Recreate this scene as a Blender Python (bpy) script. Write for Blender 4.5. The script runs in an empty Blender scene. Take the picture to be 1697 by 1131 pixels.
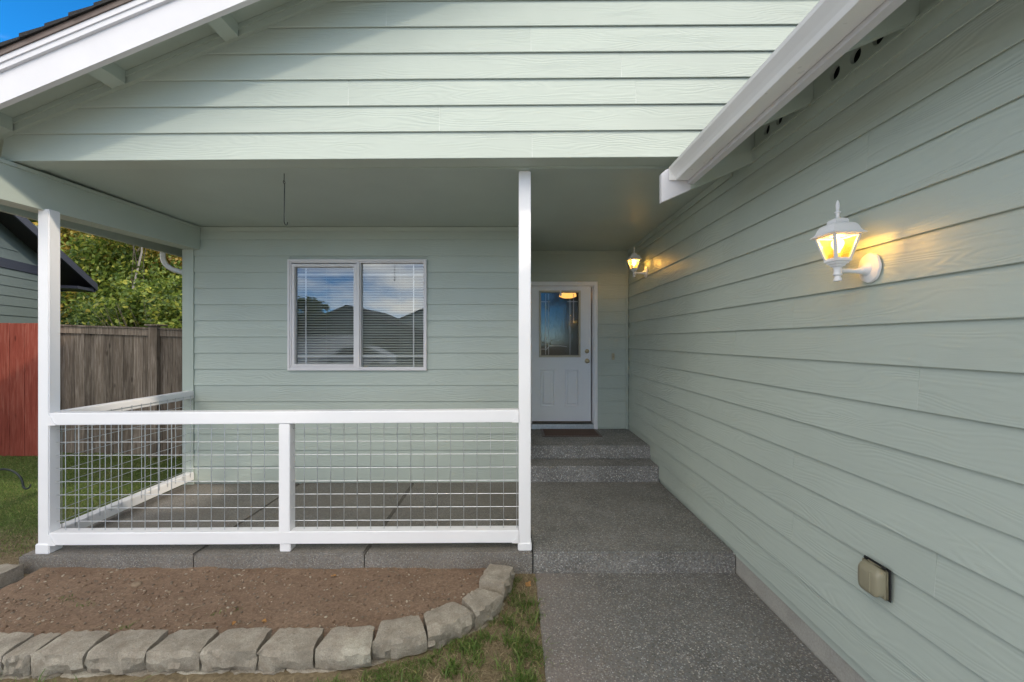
import bpy, bmesh, math, random
import numpy as np
from mathutils import Vector, Matrix
random.seed(7)
rng = np.random.default_rng(7)
sc = bpy.context.scene
C = sc.collection
R = math.radians

# ------------------------------------------------------------------ camera, light, exposure
cam_d = bpy.data.cameras.new('camera'); cam = bpy.data.objects.new('camera', cam_d); C.objects.link(cam)
cam.location = (0, 0, 1.59); cam.rotation_euler = (R(90), 0, 0)
cam_d.sensor_width = 36; cam_d.lens = 710/1697*36; cam_d.clip_start = .02; cam_d.clip_end = 2000
sc.camera = cam

SUN = Vector((2.17, -1.0, 1.5)).normalized()          # towards the sun: low, from the right and behind
elev = math.asin(SUN.z); azim = math.atan2(SUN.x, SUN.y)
w = bpy.data.worlds.new('World'); sc.world = w; w.use_nodes = True
nt = w.node_tree; nt.nodes.clear()
sky = nt.nodes.new('ShaderNodeTexSky'); sky.sky_type = 'NISHITA'; sky.sun_disc = False
sky.sun_elevation = elev; sky.sun_rotation = azim
sky.altitude = 50; sky.air_density = .4; sky.dust_density = 0.0; sky.ozone_density = 1.0
hs = nt.nodes.new('ShaderNodeHueSaturation'); hs.inputs['Saturation'].default_value = 1.5
bg = nt.nodes.new('ShaderNodeBackground'); bg.inputs['Strength'].default_value = .15
wo = nt.nodes.new('ShaderNodeOutputWorld')
# clear blue sky with broken high cloud all over it
CLEAR, CLOUD, CLOUD_AT = .46, 3.2, (5.3, 6.3, 0)
def wn_(t, **k):
    n = nt.nodes.new(t)
    for a_, b_ in k.items(): setattr(n, a_, b_)
    return n
tcw = wn_('ShaderNodeTexCoord'); sxyz = wn_('ShaderNodeSeparateXYZ'); nt.links.new(tcw.outputs['Generated'], sxyz.inputs[0])
zz_ = wn_('ShaderNodeMath', operation='MAXIMUM'); zz_.inputs[1].default_value = 0; nt.links.new(sxyz.outputs[2], zz_.inputs[0])
za_ = wn_('ShaderNodeMath', operation='ADD'); za_.inputs[1].default_value = .30; nt.links.new(zz_.outputs[0], za_.inputs[0])
inv = wn_('ShaderNodeMath', operation='DIVIDE'); inv.inputs[0].default_value = 1; nt.links.new(za_.outputs[0], inv.inputs[1])
sc_v = wn_('ShaderNodeVectorMath', operation='SCALE'); nt.links.new(tcw.outputs['Generated'], sc_v.inputs[0]); nt.links.new(inv.outputs[0], sc_v.inputs['Scale'])
fl_v = wn_('ShaderNodeVectorMath', operation='MULTIPLY_ADD'); fl_v.inputs[1].default_value = (1, 1, 0); fl_v.inputs[2].default_value = CLOUD_AT; nt.links.new(sc_v.outputs[0], fl_v.inputs[0])
cn = wn_('ShaderNodeTexNoise'); cn.inputs['Scale'].default_value = 1.0; cn.inputs['Detail'].default_value = 6; cn.inputs['Roughness'].default_value = .55
nt.links.new(fl_v.outputs[0], cn.inputs['Vector'])
cr_ = wn_('ShaderNodeValToRGB'); cr_.color_ramp.elements[0].position = .425; cr_.color_ramp.elements[1].position = .60; nt.links.new(cn.outputs['Fac'], cr_.inputs['Fac'])
dim = wn_('ShaderNodeMix', data_type='RGBA', blend_type='MULTIPLY'); dim.inputs[0].default_value = 1; dim.inputs[7].default_value = (CLEAR, CLEAR, CLEAR, 1)
nt.links.new(sky.outputs[0], hs.inputs['Color']); nt.links.new(hs.outputs[0], dim.inputs[6])
cm = wn_('ShaderNodeMix', data_type='RGBA'); cm.inputs[7].default_value = (CLOUD*.93, CLOUD*.98, CLOUD*1.05, 1)
nt.links.new(cr_.outputs[0], cm.inputs[0]); nt.links.new(dim.outputs[2], cm.inputs[6]); nt.links.new(cm.outputs[2], bg.inputs['Color'])
nt.links.new(bg.outputs[0], wo.inputs['Surface'])

sun_d = bpy.data.lights.new('sun', 'SUN'); sun_d.energy = .30; sun_d.angle = R(2); sun_d.color = (1, .97, .93)
sun = bpy.data.objects.new('sun', sun_d); C.objects.link(sun)
sun.rotation_euler = SUN.to_track_quat('Z', 'Y').to_euler(); sun.location = (20, -10, 20)

vs = sc.view_settings
vs.view_transform = 'Standard'; vs.look = 'None'; vs.gamma = 1; vs.use_curve_mapping = False
vs.exposure = 2.76
vs.use_white_balance = True; vs.white_balance_temperature = 7900; vs.white_balance_tint = 10
sc.cycles.use_denoising = True
sc.cycles.max_bounces = 10; sc.cycles.diffuse_bounces = 5; sc.cycles.glossy_bounces = 4
sc.cycles.transparent_max_bounces = 16; sc.cycles.transmission_bounces = 6
sc.cycles.sample_clamp_indirect = 6
sc.cycles.caustics_reflective = False; sc.cycles.caustics_refractive = False

# ------------------------------------------------------------------ helpers
ROOT = {}                                               # root name -> world location of its empty

def root_loc(o):
    while o is not None and o.parent is not None: o = o.parent
    return ROOT.get(o.name, Vector((0, 0, 0))) if o is not None else Vector((0, 0, 0))

def tag(o, label=None, cat=None, group=None, kind=None):
    if label: o['label'] = label
    if cat: o['category'] = cat
    if group: o['group'] = group
    if kind: o['kind'] = kind
    return o

def thing(name, label, cat, loc=(0, 0, 0), rotz=0, group=None):
    o = bpy.data.objects.new(name, None); C.objects.link(o); o.empty_display_size = .1
    o.location = loc; o.rotation_euler = (0, 0, rotz)
    ROOT[o.name] = Vector(loc) if rotz == 0 else Vector((0, 0, 0))
    return tag(o, label, cat, group)

def link(name, me, parent=None, loc=None):
    o = bpy.data.objects.new(name, me); C.objects.link(o)
    if parent is not None: o.parent = parent
    if loc is not None: o.location = loc
    return o

def obj(name, bm, mats, parent=None, smooth=False):
    """bmesh in world coordinates (in the thing's own frame for rotated things) -> one mesh object"""
    bmesh.ops.recalc_face_normals(bm, faces=bm.faces)
    if parent is not None:
        bmesh.ops.translate(bm, vec=-root_loc(parent), verts=bm.verts)
    me = bpy.data.meshes.new(name); bm.to_mesh(me); bm.free()
    for m in (mats if isinstance(mats, (list, tuple)) else [mats]): me.materials.append(m)
    if smooth: me.shade_smooth() if smooth is True else me.set_sharp_from_angle(angle=smooth)
    if smooth and smooth is not True:
        me.shade_smooth(); me.set_sharp_from_angle(angle=smooth)
    return link(name, me, parent)

def B(): return bmesh.new()

def box(bm, x0, x1, y0, y1, z0, z1, bev=0, seg=1):
    r = bmesh.ops.create_cube(bm, size=1, matrix=Matrix.Translation(((x0+x1)/2, (y0+y1)/2, (z0+z1)/2)) @ Matrix.Diagonal((x1-x0, y1-y0, z1-z0, 1)))
    if bev:
        es = list({e for v in r['verts'] for e in v.link_edges})
        bmesh.ops.bevel(bm, geom=es, offset=bev, segments=seg, affect='EDGES', clamp_overlap=True)
    return bm

def bx(*a, **k): return box(B(), *a, **k)

def prism(bm, pts, axis, a, b):
    """closed polygon swept between a and b on an axis; pts are the two other coordinates in xyz order"""
    def v3(p, t): return {'x': (t, p[0], p[1]), 'y': (p[0], t, p[1]), 'z': (p[0], p[1], t)}[axis]
    lo = [bm.verts.new(v3(p, a)) for p in pts]; hi = [bm.verts.new(v3(p, b)) for p in pts]
    n = len(pts)
    bm.faces.new(lo); bm.faces.new(hi[::-1])
    for i in range(n): bm.faces.new((lo[i], lo[(i+1) % n], hi[(i+1) % n], hi[i]))
    return bm

def hexa(bm, p):
    """box from 8 corners: bottom 4 in order, top 4 in order"""
    v = [bm.verts.new(q) for q in p]
    for f in ((0, 1, 2, 3), (7, 6, 5, 4), (0, 4, 5, 1), (1, 5, 6, 2), (2, 6, 7, 3), (3, 7, 4, 0)):
        bm.faces.new([v[i] for i in f])
    return bm

def tube(bm, path, rad, n=8, cap=True):
    path = [Vector(p) for p in path]
    rs = rad if isinstance(rad, (list, tuple)) else [rad]*len(path)
    rings = []; up = None
    for i, p in enumerate(path):
        d = (path[min(i+1, len(path)-1)] - path[max(i-1, 0)]).normalized()
        if up is None:
            up = Vector((0, 0, 1)) if abs(d.z) < .9 else Vector((1, 0, 0))
        s = d.cross(up).normalized(); up = s.cross(d).normalized()
        rings.append([bm.verts.new(p + rs[i]*(math.cos(2*math.pi*k/n)*s + math.sin(2*math.pi*k/n)*up)) for k in range(n)])
    for a, b in zip(rings, rings[1:]):
        for k in range(n): bm.faces.new((a[k], a[(k+1) % n], b[(k+1) % n], b[k]))
    if cap: bm.faces.new(rings[0][::-1]); bm.faces.new(rings[-1])
    return bm

def lathe(bm, prof, c, n=16, sq=False):
    """profile [(r, z)] turned about the vertical through c; sq makes it four-sided, sides on the axes"""
    if sq: n = 4
    rings = []
    for r, z in prof:
        k0 = math.pi/4 if sq else 0; rr = r*math.sqrt(2) if sq else r
        rings.append([bm.verts.new((c[0]+rr*math.cos(k0+2*math.pi*k/n), c[1]+rr*math.sin(k0+2*math.pi*k/n), c[2]+z)) for k in range(n)])
    for a, b in zip(rings, rings[1:]):
        for k in range(n): bm.faces.new((a[k], a[(k+1) % n], b[(k+1) % n], b[k]))
    bm.faces.new(rings[0][::-1]); bm.faces.new(rings[-1])
    return bm

def ring(bm, x0, x1, z0, z1, prof, close=True):
    """profile [(inset, y)] mitred around a rectangle that faces -y"""
    L = []
    for d, y in prof:
        L.append([bm.verts.new(q) for q in ((x0+d, y, z0+d), (x1-d, y, z0+d), (x1-d, y, z1-d), (x0+d, y, z1-d))])
    n = len(L)
    for i in range(n if close else n-1):
        a, b = L[i], L[(i+1) % n]
        for k in range(4): bm.faces.new((a[k], a[(k+1) % 4], b[(k+1) % 4], b[k]))
    return bm

def np_mesh(name, V, F, mats):
    me = bpy.data.meshes.new(name)
    V = np.asarray(V, dtype=np.float32).reshape(-1, 3); F = np.asarray(F, dtype=np.int32)
    k = F.shape[1]
    me.vertices.add(len(V)); me.vertices.foreach_set('co', V.ravel())
    me.loops.add(F.size); me.loops.foreach_set('vertex_index', F.ravel())
    me.polygons.add(len(F)); me.polygons.foreach_set('loop_start', np.arange(0, F.size, k, dtype=np.int32))
    me.update(calc_edges=True); me.validate()
    for m in (mats if isinstance(mats, (list, tuple)) else [mats]): me.materials.append(m)
    return me

# ------------------------------------------------------------------ materials
class NT:
    def __init__(s, name):
        s.m = bpy.data.materials.new(name); s.m.use_nodes = True
        s.t = s.m.node_tree; s.p = s.t.nodes['Principled BSDF']; s.out = s.t.nodes['Material Output']
    def n(s, typ, **kw):
        nd = s.t.nodes.new(typ)
        for k, v in kw.items():
            if k.startswith('i_'):
                key = k[2:]; key = int(key) if key.isdigit() else key.replace('_', ' ')
                nd.inputs[key].default_value = v
            else: setattr(nd, k, v)
        return nd
    def l(s, a, b): s.t.links.new(a, b)
    def coord(s, which='Object', scale=(1, 1, 1), rnd=None):
        tc = s.n('ShaderNodeTexCoord'); mp = s.n('ShaderNodeMapping'); mp.inputs['Scale'].default_value = scale
        s.l(tc.outputs[which], mp.inputs['Vector'])
        if rnd:
            oi = s.n('ShaderNodeObjectInfo'); vm = s.n('ShaderNodeVectorMath', operation='SCALE'); vm.inputs[0].default_value = rnd
            s.l(oi.outputs['Random'], vm.inputs['Scale']); s.l(vm.outputs[0], mp.inputs['Location'])
        return mp.outputs[0]
    def noise(s, vec, scale, detail=4, rough=.55, dist=0):
        nd = s.n('ShaderNodeTexNoise'); nd.inputs['Scale'].default_value = scale; nd.inputs['Detail'].default_value = detail
        nd.inputs['Roughness'].default_value = rough; nd.inputs['Distortion'].default_value = dist
        s.l(vec, nd.inputs['Vector']); return nd.outputs['Fac']
    def ramp(s, fac, stops, interp='LINEAR'):
        nd = s.n('ShaderNodeValToRGB'); nd.color_ramp.interpolation = interp
        e = nd.color_ramp.elements
        while len(e) < len(stops): e.new(.5)
        for el, (p, c) in zip(e, stops): el.position = p; el.color = (c, c, c, 1) if not hasattr(c, '__len__') else (*c, 1)
        s.l(fac, nd.inputs['Fac']); return nd.outputs['Color']
    def mix(s, fac, a, b, blend='MIX'):
        nd = s.n('ShaderNodeMix', data_type='RGBA', blend_type=blend)
        for sock, v in ((nd.inputs[0], fac), (nd.inputs[6], a), (nd.inputs[7], b)):
            if hasattr(v, 'links'): s.l(v, sock)
            elif hasattr(v, '__len__'): sock.default_value = (*v, 1)
            else: sock.default_value = v
        return nd.outputs[2]
    def bump(s, h, strength=.3, dist=.002, prev=None):
        nd = s.n('ShaderNodeBump'); nd.inputs['Strength'].default_value = strength; nd.inputs['Distance'].default_value = dist
        s.l(h, nd.inputs['Height'])
        if prev is not None: s.l(prev, nd.inputs['Normal'])
        return nd.outputs[0]
    def base(s, c, rough=.5, spec=.5, normal=None, metal=0):
        if hasattr(c, 'links'): s.l(c, s.p.inputs['Base Color'])
        else: s.p.inputs['Base Color'].default_value = (*c, 1)
        if hasattr(rough, 'links'): s.l(rough, s.p.inputs['Roughness'])
        else: s.p.inputs['Roughness'].default_value = rough
        s.p.inputs['Specular IOR Level'].default_value = spec; s.p.inputs['Metallic'].default_value = metal
        if normal is not None: s.l(normal, s.p.inputs['Normal'])
        return s.m

def siding_mat(name, col, rough=.40, grain=1.0):
    t = NT(name)
    v = t.coord('Object', (1, 1, 1), (37, 11, 23))
    vs_ = t.coord('Object', (.13, 1, 1), (37, 11, 23))
    n1 = t.noise(t.coord('Object', (1.15, 3, 6.5), (37, 11, 23)), 1.0, 2.2, .5, .25)
    sp = t.n('ShaderNodeSeparateXYZ'); t.l(v, sp.inputs[0])
    m1 = t.n('ShaderNodeMath', operation='MULTIPLY'); m1.inputs[1].default_value = 230; t.l(sp.outputs[2], m1.inputs[0])
    m2 = t.n('ShaderNodeMath', operation='MULTIPLY_ADD'); m2.inputs[1].default_value = 95; t.l(n1, m2.inputs[0]); t.l(m1.outputs[0], m2.inputs[2])
    m3 = t.n('ShaderNodeMath', operation='SINE'); t.l(m2.outputs[0], m3.inputs[0])
    m4 = t.n('ShaderNodeMath', operation='MULTIPLY_ADD'); m4.inputs[1].default_value = .5; m4.inputs[2].default_value = .5; t.l(m3.outputs[0], m4.inputs[0])
    fine = t.noise(t.coord('Object', (6, 60, 130), (37, 11, 23)), 3, 3)
    patch = t.ramp(t.noise(t.coord('Object', (1.2, 4, 7), (37, 11, 23)), 1.3, 2), [(.35, .15), (.65, 1)])
    h = t.mix(.35, m4.outputs[0], fine)
    h2 = t.mix(1, h, patch, 'MULTIPLY')
    nb = t.bump(h2, .62*grain, .0028)
    tone = t.ramp(t.noise(v, 1.1, 3), [(.3, tuple(c*.955 for c in col)), (.7, tuple(min(1, c*1.03) for c in col))])
    oi = t.n('ShaderNodeObjectInfo')
    tone = t.mix(t.ramp(oi.outputs['Random'], [(0, 0), (1, .09)]), tone, tuple(c*.72 for c in col))
    rg = t.ramp(t.noise(v, 9, 4), [(.3, rough-.06), (.7, rough+.10)])
    return t.base(tone, rg, .5, nb)

GREEN = (.475, .532, .472)
M = {}
M['siding'] = siding_mat('sage siding paint', GREEN)
M['nsiding'] = siding_mat('neighbour siding paint', (.125, .155, .142), .5, .6)

def paint(name, col, rough=.45, bumpy=.08, scale=60, spot=.05):
    t = NT(name); v = t.coord('Object', (1, 1, 1), (7, 3, 9))
    n1 = t.noise(v, scale, 4); n2 = t.noise(v, 2.2, 4)
    c = t.ramp(n2, [(.3, tuple(x*(1-spot) for x in col)), (.7, tuple(min(.92, x*(1+spot*.4)) for x in col))])
    return t.base(c, t.ramp(n1, [(.3, rough-.05), (.7, rough+.08)]), .5, t.bump(n1, bumpy, .002))
M['trim'] = paint('sage trim paint', GREEN, .45, .12, 90)
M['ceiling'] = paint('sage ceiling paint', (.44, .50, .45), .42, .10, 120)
M['white'] = paint('white vinyl', (.87, .86, .87), .35, .04, 40, .04)
M['whitewood'] = paint('white painted wood', (.66, .65, .675), .5, .25, 70, .06)
M['gutter'] = paint('white gutter metal', (.82, .81, .79), .32, .02, 20, .06)
M['lamp_white'] = paint('white cast metal', (.80, .80, .81), .33, .05, 90, .03)
M['door'] = paint('door paint', (.85, .87, .91), .4, .03, 40, .03)
M['vinyl'] = paint('window vinyl', (.78, .75, .755), .4, .02, 40, .04)
M['beige'] = paint('beige lite frame', (.56, .51, .41), .45, .03, 40, .03)
M['carpaint'] = paint('pale car paint', (.42, .43, .45), .3, .01)
M['slat'] = paint('blind slat', (.62, .61, .56), .5, .02, 40, .03)
M['navy'] = paint('dark navy paint', (.030, .033, .050), .5, .1, 60, .1)
M['roofdark'] = paint('dark soffit', (.02, .02, .022), .7, .1, 60, .1)
M['brown_metal'] = paint('brown drip edge', (.12, .085, .07), .45, .03, 40, .1)
M['black'] = paint('black', (.012, .012, .012), .6, .02)
M['room'] = paint('room plaster', (.30, .28, .25), .8, .05)
M['iron'] = paint('dark green iron', (.022, .030, .030), .55, .1, 90, .1)
M['plastic'] = paint('tan outlet plastic', (.30, .27, .185), .35, .04, 60, .06)
M['bell'] = paint('doorbell ivory', (.50, .44, .30), .4, .02)
M['caulk'] = paint('caulk', (.62, .65, .61), .5, .05)

def metal(name, col, rough=.35):
    t = NT(name); v = t.coord()
    return t.base(t.ramp(t.noise(v, 40, 3), [(.3, tuple(c*.8 for c in col)), (.7, col)]), rough, .5, None, 1)
M['galv'] = metal('galvanised wire', (.66, .68, .70), .45)
M['brass'] = metal('worn brass', (.50, .42, .28), .28)
M['chrome'] = metal('screw', (.5, .48, .45), .35)

def aggregate(name, dark=.045, light=.42, base=(1, .985, .95), scale=100, wear=.35, mud=None):
    t = NT(name); v = t.coord('Object')
    vo = t.n('ShaderNodeTexVoronoi', feature='F1'); vo.inputs['Scale'].default_value = scale; t.l(v, vo.inputs['Vector'])
    sep = t.n('ShaderNodeSeparateColor'); t.l(vo.outputs['Color'], sep.inputs[0])
    st = t.ramp(sep.outputs[0], [(0, dark*.5), (.35, dark*1.3), (.62, dark*2.4), (.80, dark*3.4), (.93, light*.62), (1, light)])
    edge = t.ramp(vo.outputs['Distance'], [(.25, 1), (.62, 0)])
    paste = t.ramp(t.noise(v, 3, 5), [(.3, dark*1.0), (.7, dark*1.9)])
    c = t.mix(edge, paste, st)
    big = t.noise(v, 1.3, 5, .6)
    c = t.mix(t.ramp(big, [(.35, wear), (.65, 0)]), c, tuple(dark*1.5*b for b in base))
    hue = t.mix(sep.outputs[1], (1.06, .98, .90), (.95, 1.0, 1.05))
    c = t.mix(1, c, hue, 'MULTIPLY')
    c = t.mix(1, c, base, 'MULTIPLY')
    if mud:
        axis, lo, hi, amt, colr = mud
        s2 = t.n('ShaderNodeSeparateXYZ'); t.l(v, s2.inputs[0])
        f = t.ramp(t.n('ShaderNodeMapRange', i_1=lo, i_2=hi).outputs[0], [(0, amt), (1, 0)])
        mr = [n for n in t.t.nodes if n.type == 'MAP_RANGE'][-1]; t.l(s2.outputs[axis], mr.inputs[0])
        fm = t.mix(1, f, t.ramp(t.noise(v, 2.5, 5), [(.3, .3), (.7, 1)]), 'MULTIPLY')
        c = t.mix(fm, c, colr)
    nb = t.bump(vo.outputs['Distance'], .5, -.004)
    return t.base(c, .62, .4, nb)
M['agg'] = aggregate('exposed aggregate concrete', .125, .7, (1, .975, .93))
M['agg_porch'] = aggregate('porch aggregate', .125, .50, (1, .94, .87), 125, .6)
M['agg_path'] = aggregate('path aggregate', .118, .75, (1, .975, .93), 100, .35, (0, .15, .70, .65, (.225, .175, .150)))
M['agg_step'] = aggregate('step aggregate', .13, .8, (1, .99, .97), 100, .05)

def concrete(name, col, spot=.25, rough_=0):
    t = NT(name); v = t.coord('Object', (1, 1, 1), (7, 13, 5))
    a = t.noise(v, 6, 8, .65); b = t.noise(v, 90, 3); st = t.noise(v, 2.2, 5, .6)
    c = t.ramp(a, [(.25, tuple(x*(1-spot) for x in col)), (.75, tuple(x*(1+spot) for x in col))])
    c = t.mix(t.ramp(b, [(.35, .35), (.65, 0)]), c, tuple(x*.55 for x in col))
    c = t.mix(t.ramp(st, [(.58, 0), (.74, .5)]), c, tuple(min(.6, x*1.7) for x in col))
    nb = t.bump(t.mix(.5, a, b), .5, .006)
    if rough_:
        g2 = t.noise(v, 210, 3, .7)
        c = t.mix(t.ramp(g2, [(.30, .75), (.46, 0)]), c, tuple(x*.38 for x in col))
        c = t.mix(t.ramp(g2, [(.60, 0), (.72, .6)]), c, tuple(min(.7, x*1.75) for x in col))
        c = t.mix(t.ramp(t.noise(v, 14, 6, .7), [(.45, 0), (.70, .55)]), c, (.20, .155, .115))
        nb = t.bump(t.noise(v, 70, 6, .75), .9, .010, nb)
    return t.base(c, .9, .2, nb)
M['concrete'] = concrete('foundation concrete', (.42, .40, .36), .15)
M['block'] = concrete('edging block concrete', (.39, .345, .282), .42, 1)
M['drive'] = concrete('driveway concrete', (.48, .47, .45), .06)
M['asphalt'] = concrete('asphalt', (.055, .055, .055), .2)

def soil(name, c0, c1):
    t = NT(name); v = t.coord('Object')
    a = t.noise(v, 3.2, 8, .65); b = t.noise(v, 55, 5, .7)
    c = t.ramp(a, [(.25, c0), (.75, c1)])
    c = t.mix(t.ramp(b, [(.40, .55), (.62, 0)]), c, tuple(x*.5 for x in c0))
    c = t.mix(t.ramp(t.noise(v, 160, 2), [(.66, 0), (.74, .6)]), c, (.33, .26, .18))
    return t.base(c, .95, .15, t.bump(t.mix(.4, b, a), .9, .012))
M['soil'] = soil('bed soil', (.215, .140, .098), (.32, .222, .158))

def ground_mat():
    t = NT('lawn ground'); v = t.coord('Object')
    a = t.noise(v, 1.1, 6, .6); b = t.noise(v, 40, 5, .7); c3 = t.noise(v, 7, 4, .6)
    g = t.ramp(b, [(.3, (.045, .075, .018)), (.7, (.105, .155, .042))])
    dry = t.ramp(b, [(.3, (.13, .098, .062)), (.7, (.28, .215, .14))])
    geo = t.n('ShaderNodeNewGeometry'); sx = t.n('ShaderNodeSeparateXYZ'); t.l(geo.outputs['Position'], sx.inputs[0])
    mr = t.n('ShaderNodeMapRange', i_1=3.55, i_2=4.15); t.l(sx.outputs[1], mr.inputs[0])     # dry strip at the bed's end
    f = t.ramp(t.mix(.35, mr.outputs[0], c3), [(.33, .95), (.62, .12)])
    f = t.mix(t.ramp(a, [(.5, 0), (.7, .4)]), f, (1, 1, 1))
    return t.base(t.mix(f, g, dry), .95, .15, t.bump(b, .6, .02))
M['ground'] = ground_mat()

def wood(name, cols, rough=.85, weather=True):
    t = NT(name); v = t.coord('Object', (14, 14, .9), (9, 5, 31))
    g = t.noise(v, 3.2, 7, .65, .6)
    oi = t.n('ShaderNodeObjectInfo')
    c = t.ramp(g, [(.28, cols[0]), (.5, cols[1]), (.74, cols[2])])
    c = t.mix(1, c, t.ramp(oi.outputs['Random'], [(0, .70), (1, 1.16)]), 'MULTIPLY')
    st = t.noise(t.coord('Object', (3, 3, .7), (9, 5, 31)), 1.5, 5, .6)
    c = t.mix(t.ramp(st, [(.5, 0), (.72, .55)]), c, tuple(x*.45 for x in cols[0]) if weather else tuple(x*.7 for x in cols[0]))
    vo = t.n('ShaderNodeTexVoronoi', feature='F1'); vo.inputs['Scale'].default_value = 1.0
    t.l(t.coord('Object', (7.5, 3, 2.4), (9, 5, 31)), vo.inputs['Vector'])
    c = t.mix(t.ramp(vo.outputs['Distance'], [(.05, .7), (.13, 0)]), c, tuple(x*.3 for x in cols[0]))
    return t.base(c, rough, .2, t.bump(g, .5, .004))
M['oldwood'] = wood('weathered cedar', ((.095, .069, .052), (.205, .162, .130), (.38, .32, .27)))
M['redwood'] = wood('red stained boards', ((.27, .055, .038), (.44, .100, .070), (.54, .19, .14)), .75, False)
M['bark'] = wood('grey bark', ((.06, .05, .04), (.12, .10, .08), (.20, .17, .14)))
M['birch'] = wood('birch bark', ((.25, .22, .18), (.45, .41, .36), (.55, .52, .48)))

def leafmat(name, stops, trans=.35):
    t = NT(name)
    geo = t.n('ShaderNodeNewGeometry')
    c = t.ramp(geo.outputs['Random Per Island'], stops)
    t.base(c, .5, .3)
    tr = t.n('ShaderNodeBsdfTranslucent'); t.l(c, tr.inputs['Color'])
    ms = t.n('ShaderNodeMixShader'); ms.inputs[0].default_value = trans
    t.l(t.p.outputs[0], ms.inputs[1]); t.l(tr.outputs[0], ms.inputs[2]); t.l(ms.outputs[0], t.out.inputs['Surface'])
    return t.m
M['leaf_green'] = leafmat('green leaves', [(0, (0.049, 0.091, 0.018)), (0.5, (0.14, 0.209, 0.036)), (0.85, (0.251, 0.307, 0.057)), (1, (0.455, 0.433, 0.079))])
M['leaf_dark'] = leafmat('dark green leaves', [(0, (0.033, 0.065, 0.018)), (0.55, (0.085, 0.14, 0.033)), (0.9, (0.176, 0.234, 0.052)), (1, (0.374, 0.328, 0.07))])
M['leaf_yellow'] = leafmat('yellowing leaves', [(0, (0.077, 0.096, 0.023)), (0.4, (0.23, 0.221, 0.042)), (0.75, (0.518, 0.384, 0.077)), (1, (0.75, 0.48, 0.115))])
M['leaf_orange'] = leafmat('amber leaves', [(0, (0.097, 0.081, 0.024)), (0.35, (0.354, 0.225, 0.048)), (0.75, (0.644, 0.37, 0.097)), (1, (0.75, 0.547, 0.193))])
M['grass'] = leafmat('grass blades', [(0, (0.058, 0.111, 0.021)), (0.45, (0.111, 0.195, 0.042)), (0.8, (0.169, 0.247, 0.065)), (1, (0.338, 0.286, 0.13))], .25)
M['straw'] = leafmat('dry grass', [(0, (.15, .11, .06)), (.5, (.30, .235, .13)), (1, (.50, .41, .26))], .2)
M['dead_leaf'] = leafmat('dead leaf', [(0, (.26, .11, .035)), (1, (.46, .24, .09))], .2)
M['stone'] = concrete('bed stone', (.27, .20, .14), .2)
M['twig'] = leafmat('dead twigs', [(0, (.10, .07, .05)), (1, (.36, .28, .19))], 0)
M['pebble'] = leafmat('pebbles', [(0, (.10, .075, .055)), (.5, (.22, .17, .125)), (1, (.45, .38, .29))], 0)

def shingle_mat():
    t = NT('asphalt shingle'); v = t.coord('Object')
    n = t.noise(v, 180, 3)
    return t.base(t.ramp(n, [(.3, (.012, .012, .013)), (.7, (.055, .053, .052))]), .9, .2, t.bump(n, .5, .003))
M['shingle'] = shingle_mat()

def mat_mat():
    t = NT('brown doormat'); v = t.coord('Object')
    wv = t.n('ShaderNodeTexWave', wave_type='BANDS', bands_direction='DIAGONAL'); wv.inputs['Scale'].default_value = 14; wv.inputs['Distortion'].default_value = .6
    t.l(v, wv.inputs['Vector'])
    c = t.ramp(wv.outputs['Fac'], [(.3, (.095, .060, .048)), (.7, (.175, .115, .092))])
    return t.base(c, .85, .2, t.bump(wv.outputs['Fac'], .5, .004))
M['doormat'] = mat_mat()

def glass(name, refl, tint=(.93, .96, .95), rough=0, bumpy=0, gcol=(1, 1, 1)):
    t = NT(name)
    tb = t.n('ShaderNodeBsdfTransparent'); tb.inputs['Color'].default_value = (*tint, 1)
    gb = t.n('ShaderNodeBsdfGlossy'); gb.inputs['Roughness'].default_value = rough; gb.inputs['Color'].default_value = (*gcol, 1)
    if bumpy:
        v = t.coord('Object', (1, 1, .35)); nb = t.bump(t.noise(v, 38, 3, .5, 1.0), bumpy, .004); t.l(nb, gb.inputs['Normal'])
    fr = t.n('ShaderNodeFresnel'); fr.inputs['IOR'].default_value = 1.5
    ad = t.n('ShaderNodeMath', operation='ADD', use_clamp=True); ad.inputs[1].default_value = refl; t.l(fr.outputs[0], ad.inputs[0])
    ms = t.n('ShaderNodeMixShader'); t.l(ad.outputs[0], ms.inputs[0]); t.l(tb.outputs[0], ms.inputs[1]); t.l(gb.outputs[0], ms.inputs[2])
    t.l(ms.outputs[0], t.out.inputs['Surface'])
    return t.m
M['glass'] = glass('coated window glass', .10, gcol=(.86, .93, 1))
M['door_glass'] = glass('rippled door glass', .045, (.86, .87, .85), .03, .20, (.62, .65, .67))

def amber():
    t = NT('amber lantern glass')
    tb = t.n('ShaderNodeBsdfTransparent'); tb.inputs['Color'].default_value = (1, .80, .38, 1)
    tl = t.n('ShaderNodeBsdfTranslucent'); tl.inputs['Color'].default_value = (.95, .62, .16, 1)
    gb = t.n('ShaderNodeBsdfGlossy'); gb.inputs['Roughness'].default_value = .08
    m1 = t.n('ShaderNodeMixShader'); m1.inputs[0].default_value = .26
    m2 = t.n('ShaderNodeMixShader'); m2.inputs[0].default_value = .06
    t.l(tb.outputs[0], m1.inputs[1]); t.l(tl.outputs[0], m1.inputs[2]); t.l(m1.outputs[0], m2.inputs[1]); t.l(gb.outputs[0], m2.inputs[2])
    t.l(m2.outputs[0], t.out.inputs['Surface'])
    return t.m
M['amber'] = amber()

def emit(name, col, s):
    t = NT(name); t.base((0, 0, 0), .5)
    t.p.inputs['Emission Color'].default_value = (*col, 1); t.p.inputs['Emission Strength'].default_value = s
    return t.m
M['bulb'] = emit('lit bulb', (1, .74, .34), 2.6)
M['hall_bulb'] = emit('lit hall lamp', (1, .50, .15), .26)

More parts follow.
